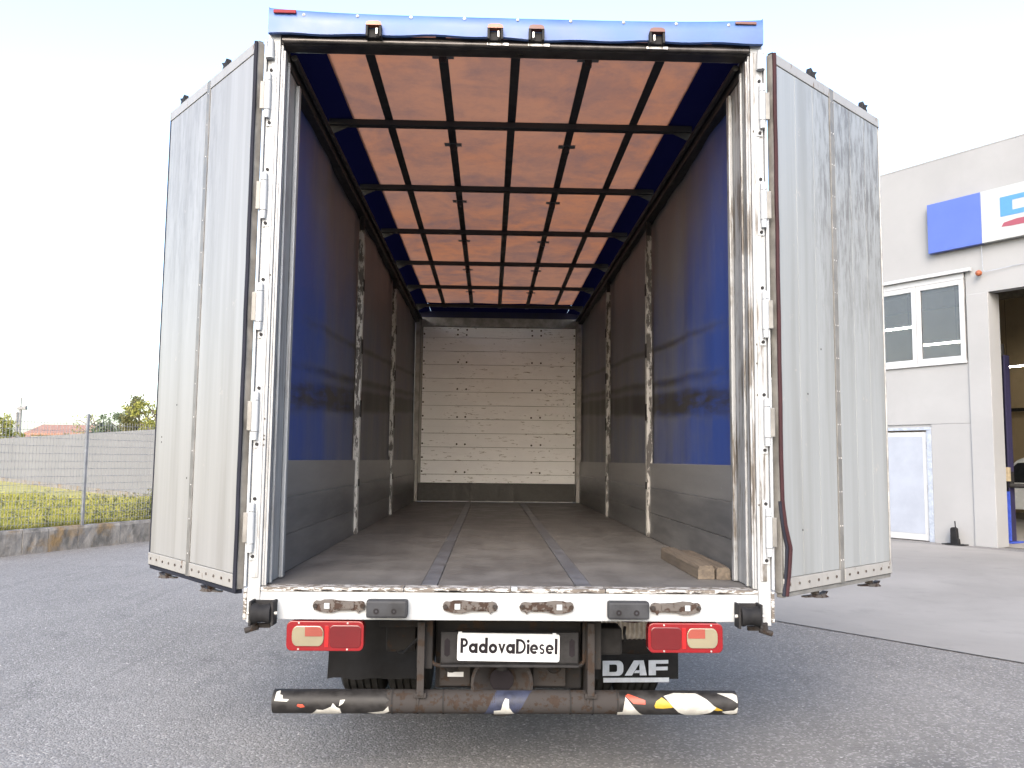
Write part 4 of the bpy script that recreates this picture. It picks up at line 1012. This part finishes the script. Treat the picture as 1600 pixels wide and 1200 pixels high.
# ------------------------------------------------------------------ background: trees, bushes, houses, poles
def tree(name, loc, h, spread, leafmat, label, cat, seed, nl=2600, lsize=.15, conic=False, gaps=.35):
    r_ = random.Random(seed); t = empty(name, loc); tag(t, label, cat, 'greenery beyond the grey wall')
    m = MB(); top = Vector((r_.uniform(-.1, .1)*h, 0, h*.88)); tips = []
    tr = [Vector((0, 0, -.05)), Vector((.03*h*r_.uniform(-1, 1), 0, h*.35)), Vector((.05*h*r_.uniform(-1, 1), .02*h, h*.62)), top]
    rad = [h*.028, h*.02, h*.012, h*.004]
    for i in range(3): m.cyl(tr[i], tr[i+1], rad[i], 8, rad[i+1])
    nb = 16
    for i in range(nb):
        f = .28+.68*i/nb; k = min(2, int(f*3)); base = tr[0].lerp(tr[3], f) if f > .62 else tr[1].lerp(tr[2], max(0, (f-.35)/.27)) if f > .35 else tr[0].lerp(tr[1], f/.35)
        a = i*2.4+r_.uniform(-.5, .5); ln = spread*(1.05-f if conic else (1-abs(f-.55)*1.1))*r_.uniform(.6, 1.1)
        tip = base+Vector((math.cos(a)*ln, math.sin(a)*ln, ln*r_.uniform(.1, .6)))
        m.cyl(base, base.lerp(tip, .55)+Vector((0, 0, .04*h)), h*.009, 6, h*.006); m.cyl(base.lerp(tip, .55)+Vector((0, 0, .04*h)), tip, h*.006, 5, h*.002)
        tips.append((tip, base, ln))
    m.build('trunk', 'bark', t, smooth=True)
    lm = MB()
    cl = []
    for tip, base, ln in tips:
        for _ in range(r_.randint(3, 6)):
            c = base.lerp(tip, r_.uniform(.45, 1.08))+Vector((r_.gauss(0, .12), r_.gauss(0, .12), r_.gauss(0, .1)))*spread
            cl.append((c, spread*r_.uniform(.1, .24)))
    cl.append((top, spread*.16))
    for _ in range(nl):
        c, rr = r_.choice(cl)
        v = Vector((r_.gauss(0, 1), r_.gauss(0, 1), r_.gauss(0, .8))).normalized()*rr*r_.random()**.45
        q_ = c+v; ax = Vector((r_.gauss(0, 1), r_.gauss(0, 1), r_.gauss(0, .7))).normalized(); bx_ = ax.orthogonal().normalized()
        bx_.rotate(Matrix.Rotation(r_.uniform(0, 6.28), 3, ax)); s_ = lsize*r_.uniform(.5, 1.2)
        cx_ = ax.cross(bx_)
        o_ = len(lm.v); lm.v += [tuple(q_-bx_*s_*.5), tuple(q_+cx_*s_*.28), tuple(q_+bx_*s_*.5), tuple(q_-cx_*s_*.28)]; lm.f.append((o_, o_+1, o_+2, o_+3))
    me = bpy.data.meshes.new('crown'); me.from_pydata(lm.v, [], lm.f); me.materials.append(MAT[leafmat]); link('crown', me, t)
    return t
GZ = KH-.02
def ray_xy(px, D):
    """ground point on the sight line through column px, D metres ahead (y)"""
    d = F*1309.05+R2*(px-800)-U2*(715-600); k = (D-CAM.y)/d.y; p = CAM+d*k; return (p.x, p.y, GZ)
tree('tall_tree', ray_xy(208, 40), 4.9, 1.7, 'leaf1', 'tallest pointed olive-green tree above the grey wall', 'tree', 11, 3000, .17, True)
tree('small_tree', ray_xy(184, 41), 3.9, 1.2, 'leaf3', 'small grey-green tree just left of the tallest tree', 'tree', 12, 1700, .16)
tree('small_tree', ray_xy(240, 39), 4.4, 1.6, 'leaf2', 'yellowish tree beside the open truck door', 'tree', 13, 1800, .16)
tree('bare_tree', ray_xy(148, 46), 4.2, 1.6, 'leaf2', 'sparse thin-leaved tree behind the fence post', 'tree', 14, 500, .13)
tree('leafy_bush', ray_xy(168, 42), 3.2, 1.5, 'leaf3', 'dark bush below the small trees at the wall top', 'bush', 15, 2200, .17)
tree('leafy_bush', ray_xy(2, 52), 3.9, 1.5, 'leaf2', 'bright yellow-green bush at the left end of the grey wall', 'bush', 16, 2800, .2)
tree('leafy_bush', ray_xy(84, 56), 2.55, 1.8, 'leaf1', 'low olive bush in front of the long tiled roof', 'bush', 17, 1700, .2)
tree('leafy_bush', ray_xy(116, 56), 2.7, 1.4, 'leaf3', 'low grey-green bush near the right end of the tiled roof', 'bush', 18, 1400, .2)
def house(loc, w, d, eave, ridge, label, rz=0):
    h = tag(empty('house', loc, rz), label, 'house')
    MB().box(-w/2, w/2, 0, d, 0, eave).build('wall', 'house', h)
    ov = .5
    rf = MB().prism([(-ov, eave-.1), (d/2, ridge), (d+ov, eave-.1), (d+ov, eave+.08), (d/2, ridge+.2), (-ov, eave+.08)], lambda a, b, dd: (dd, a, b), -w/2-ov, w/2+ov).build('roof', 'tiles', h)
    B('chimney', 'house', rf, w*.3, w*.3+.6, d/2, d/2+.6, ridge-.2, ridge+.5)
    for k in range(3):
        x = -w*.35+w*.33*k; f = B('window', 'win_white', h, x-.6, x+.6, -.05, -.002, eave-1.7, eave-.4); B('pane', 'dark_glass', f, x-.5, x+.5, -.056, -.051, eave-1.6, eave-.5)
house(ray_xy(94, 78)[:2]+(GZ,), 5.6, 7, 3.25, 4.1, 'long low house with a faded red tiled roof beyond the wall', R(4))
house(ray_xy(44, 84)[:2]+(GZ,), 4.2, 6, 2.5, 3.3, 'smaller house with a lower red roof beside the poles', R(4))
def pole(px, D, h, lamp, label):
    p = tag(empty('street_pole', ray_xy(px, D)), label, 'pole', 'poles beyond the grey wall')
    MB().cyl((0, 0, -.02), (0, 0, h), .14, 10, .10).build('shaft', 'pole', p, smooth=True)
    if lamp:
        MB().cyl((0, 0, h), (0, 0, h+.7), .05, 8).cyl((-.1, 0, h-.1), (.45, 0, h+.05), .07, 8).build('bracket', 'pole', p)
        MB().box(-.2, .42, -.15, .15, h-.22, h-.02).build('transformer', 'pole', p, .03)
        MB().box(-.25, .25, -.03, .03, h+.62, h+.68).build('cross_arm', 'pole', p)
    else: MB().cyl((0, 0, h), (0, 0, h+.12), .12, 10, .06).build('cap', 'pole', p)
pole(27.5, 58, 4.75, True, 'pale pole carrying a bracket and cross arm, right one of the pair')
pole(22.5, 58.5, 4.3, False, 'plain pale pole, shorter left one of the pair')

# loose grit on the asphalt
gr = MB(); rg = random.Random(9)
for k in range(1500):
    p = (rg.uniform(-5, 5.5), -3.2+rg.random()**1.5*9, 0); 
    if (Vector(p)-e0).dot(en) > -.05: continue
    s = rg.uniform(.003, .008); o_ = len(gr.v)
    gr.v += [(p[0]+rg.uniform(.6, 1)*s*math.cos(t), p[1]+rg.uniform(.6, 1)*s*math.sin(t), .001) for t in (0, 1.57, 3.14, 4.71)]+[(p[0]+rg.uniform(-.3, .3)*s, p[1], s*rg.uniform(.7, 1.2))]
    gr.f += [(o_+i, o_+(i+1) % 4, o_+4) for i in range(4)]
me = bpy.data.meshes.new('loose_grit'); me.from_pydata(gr.v, [], gr.f); me.materials.append(MAT['gravel'])
tag(link('loose_grit', me), 'fine pale grit scattered over the asphalt', 'grit', kind='stuff')
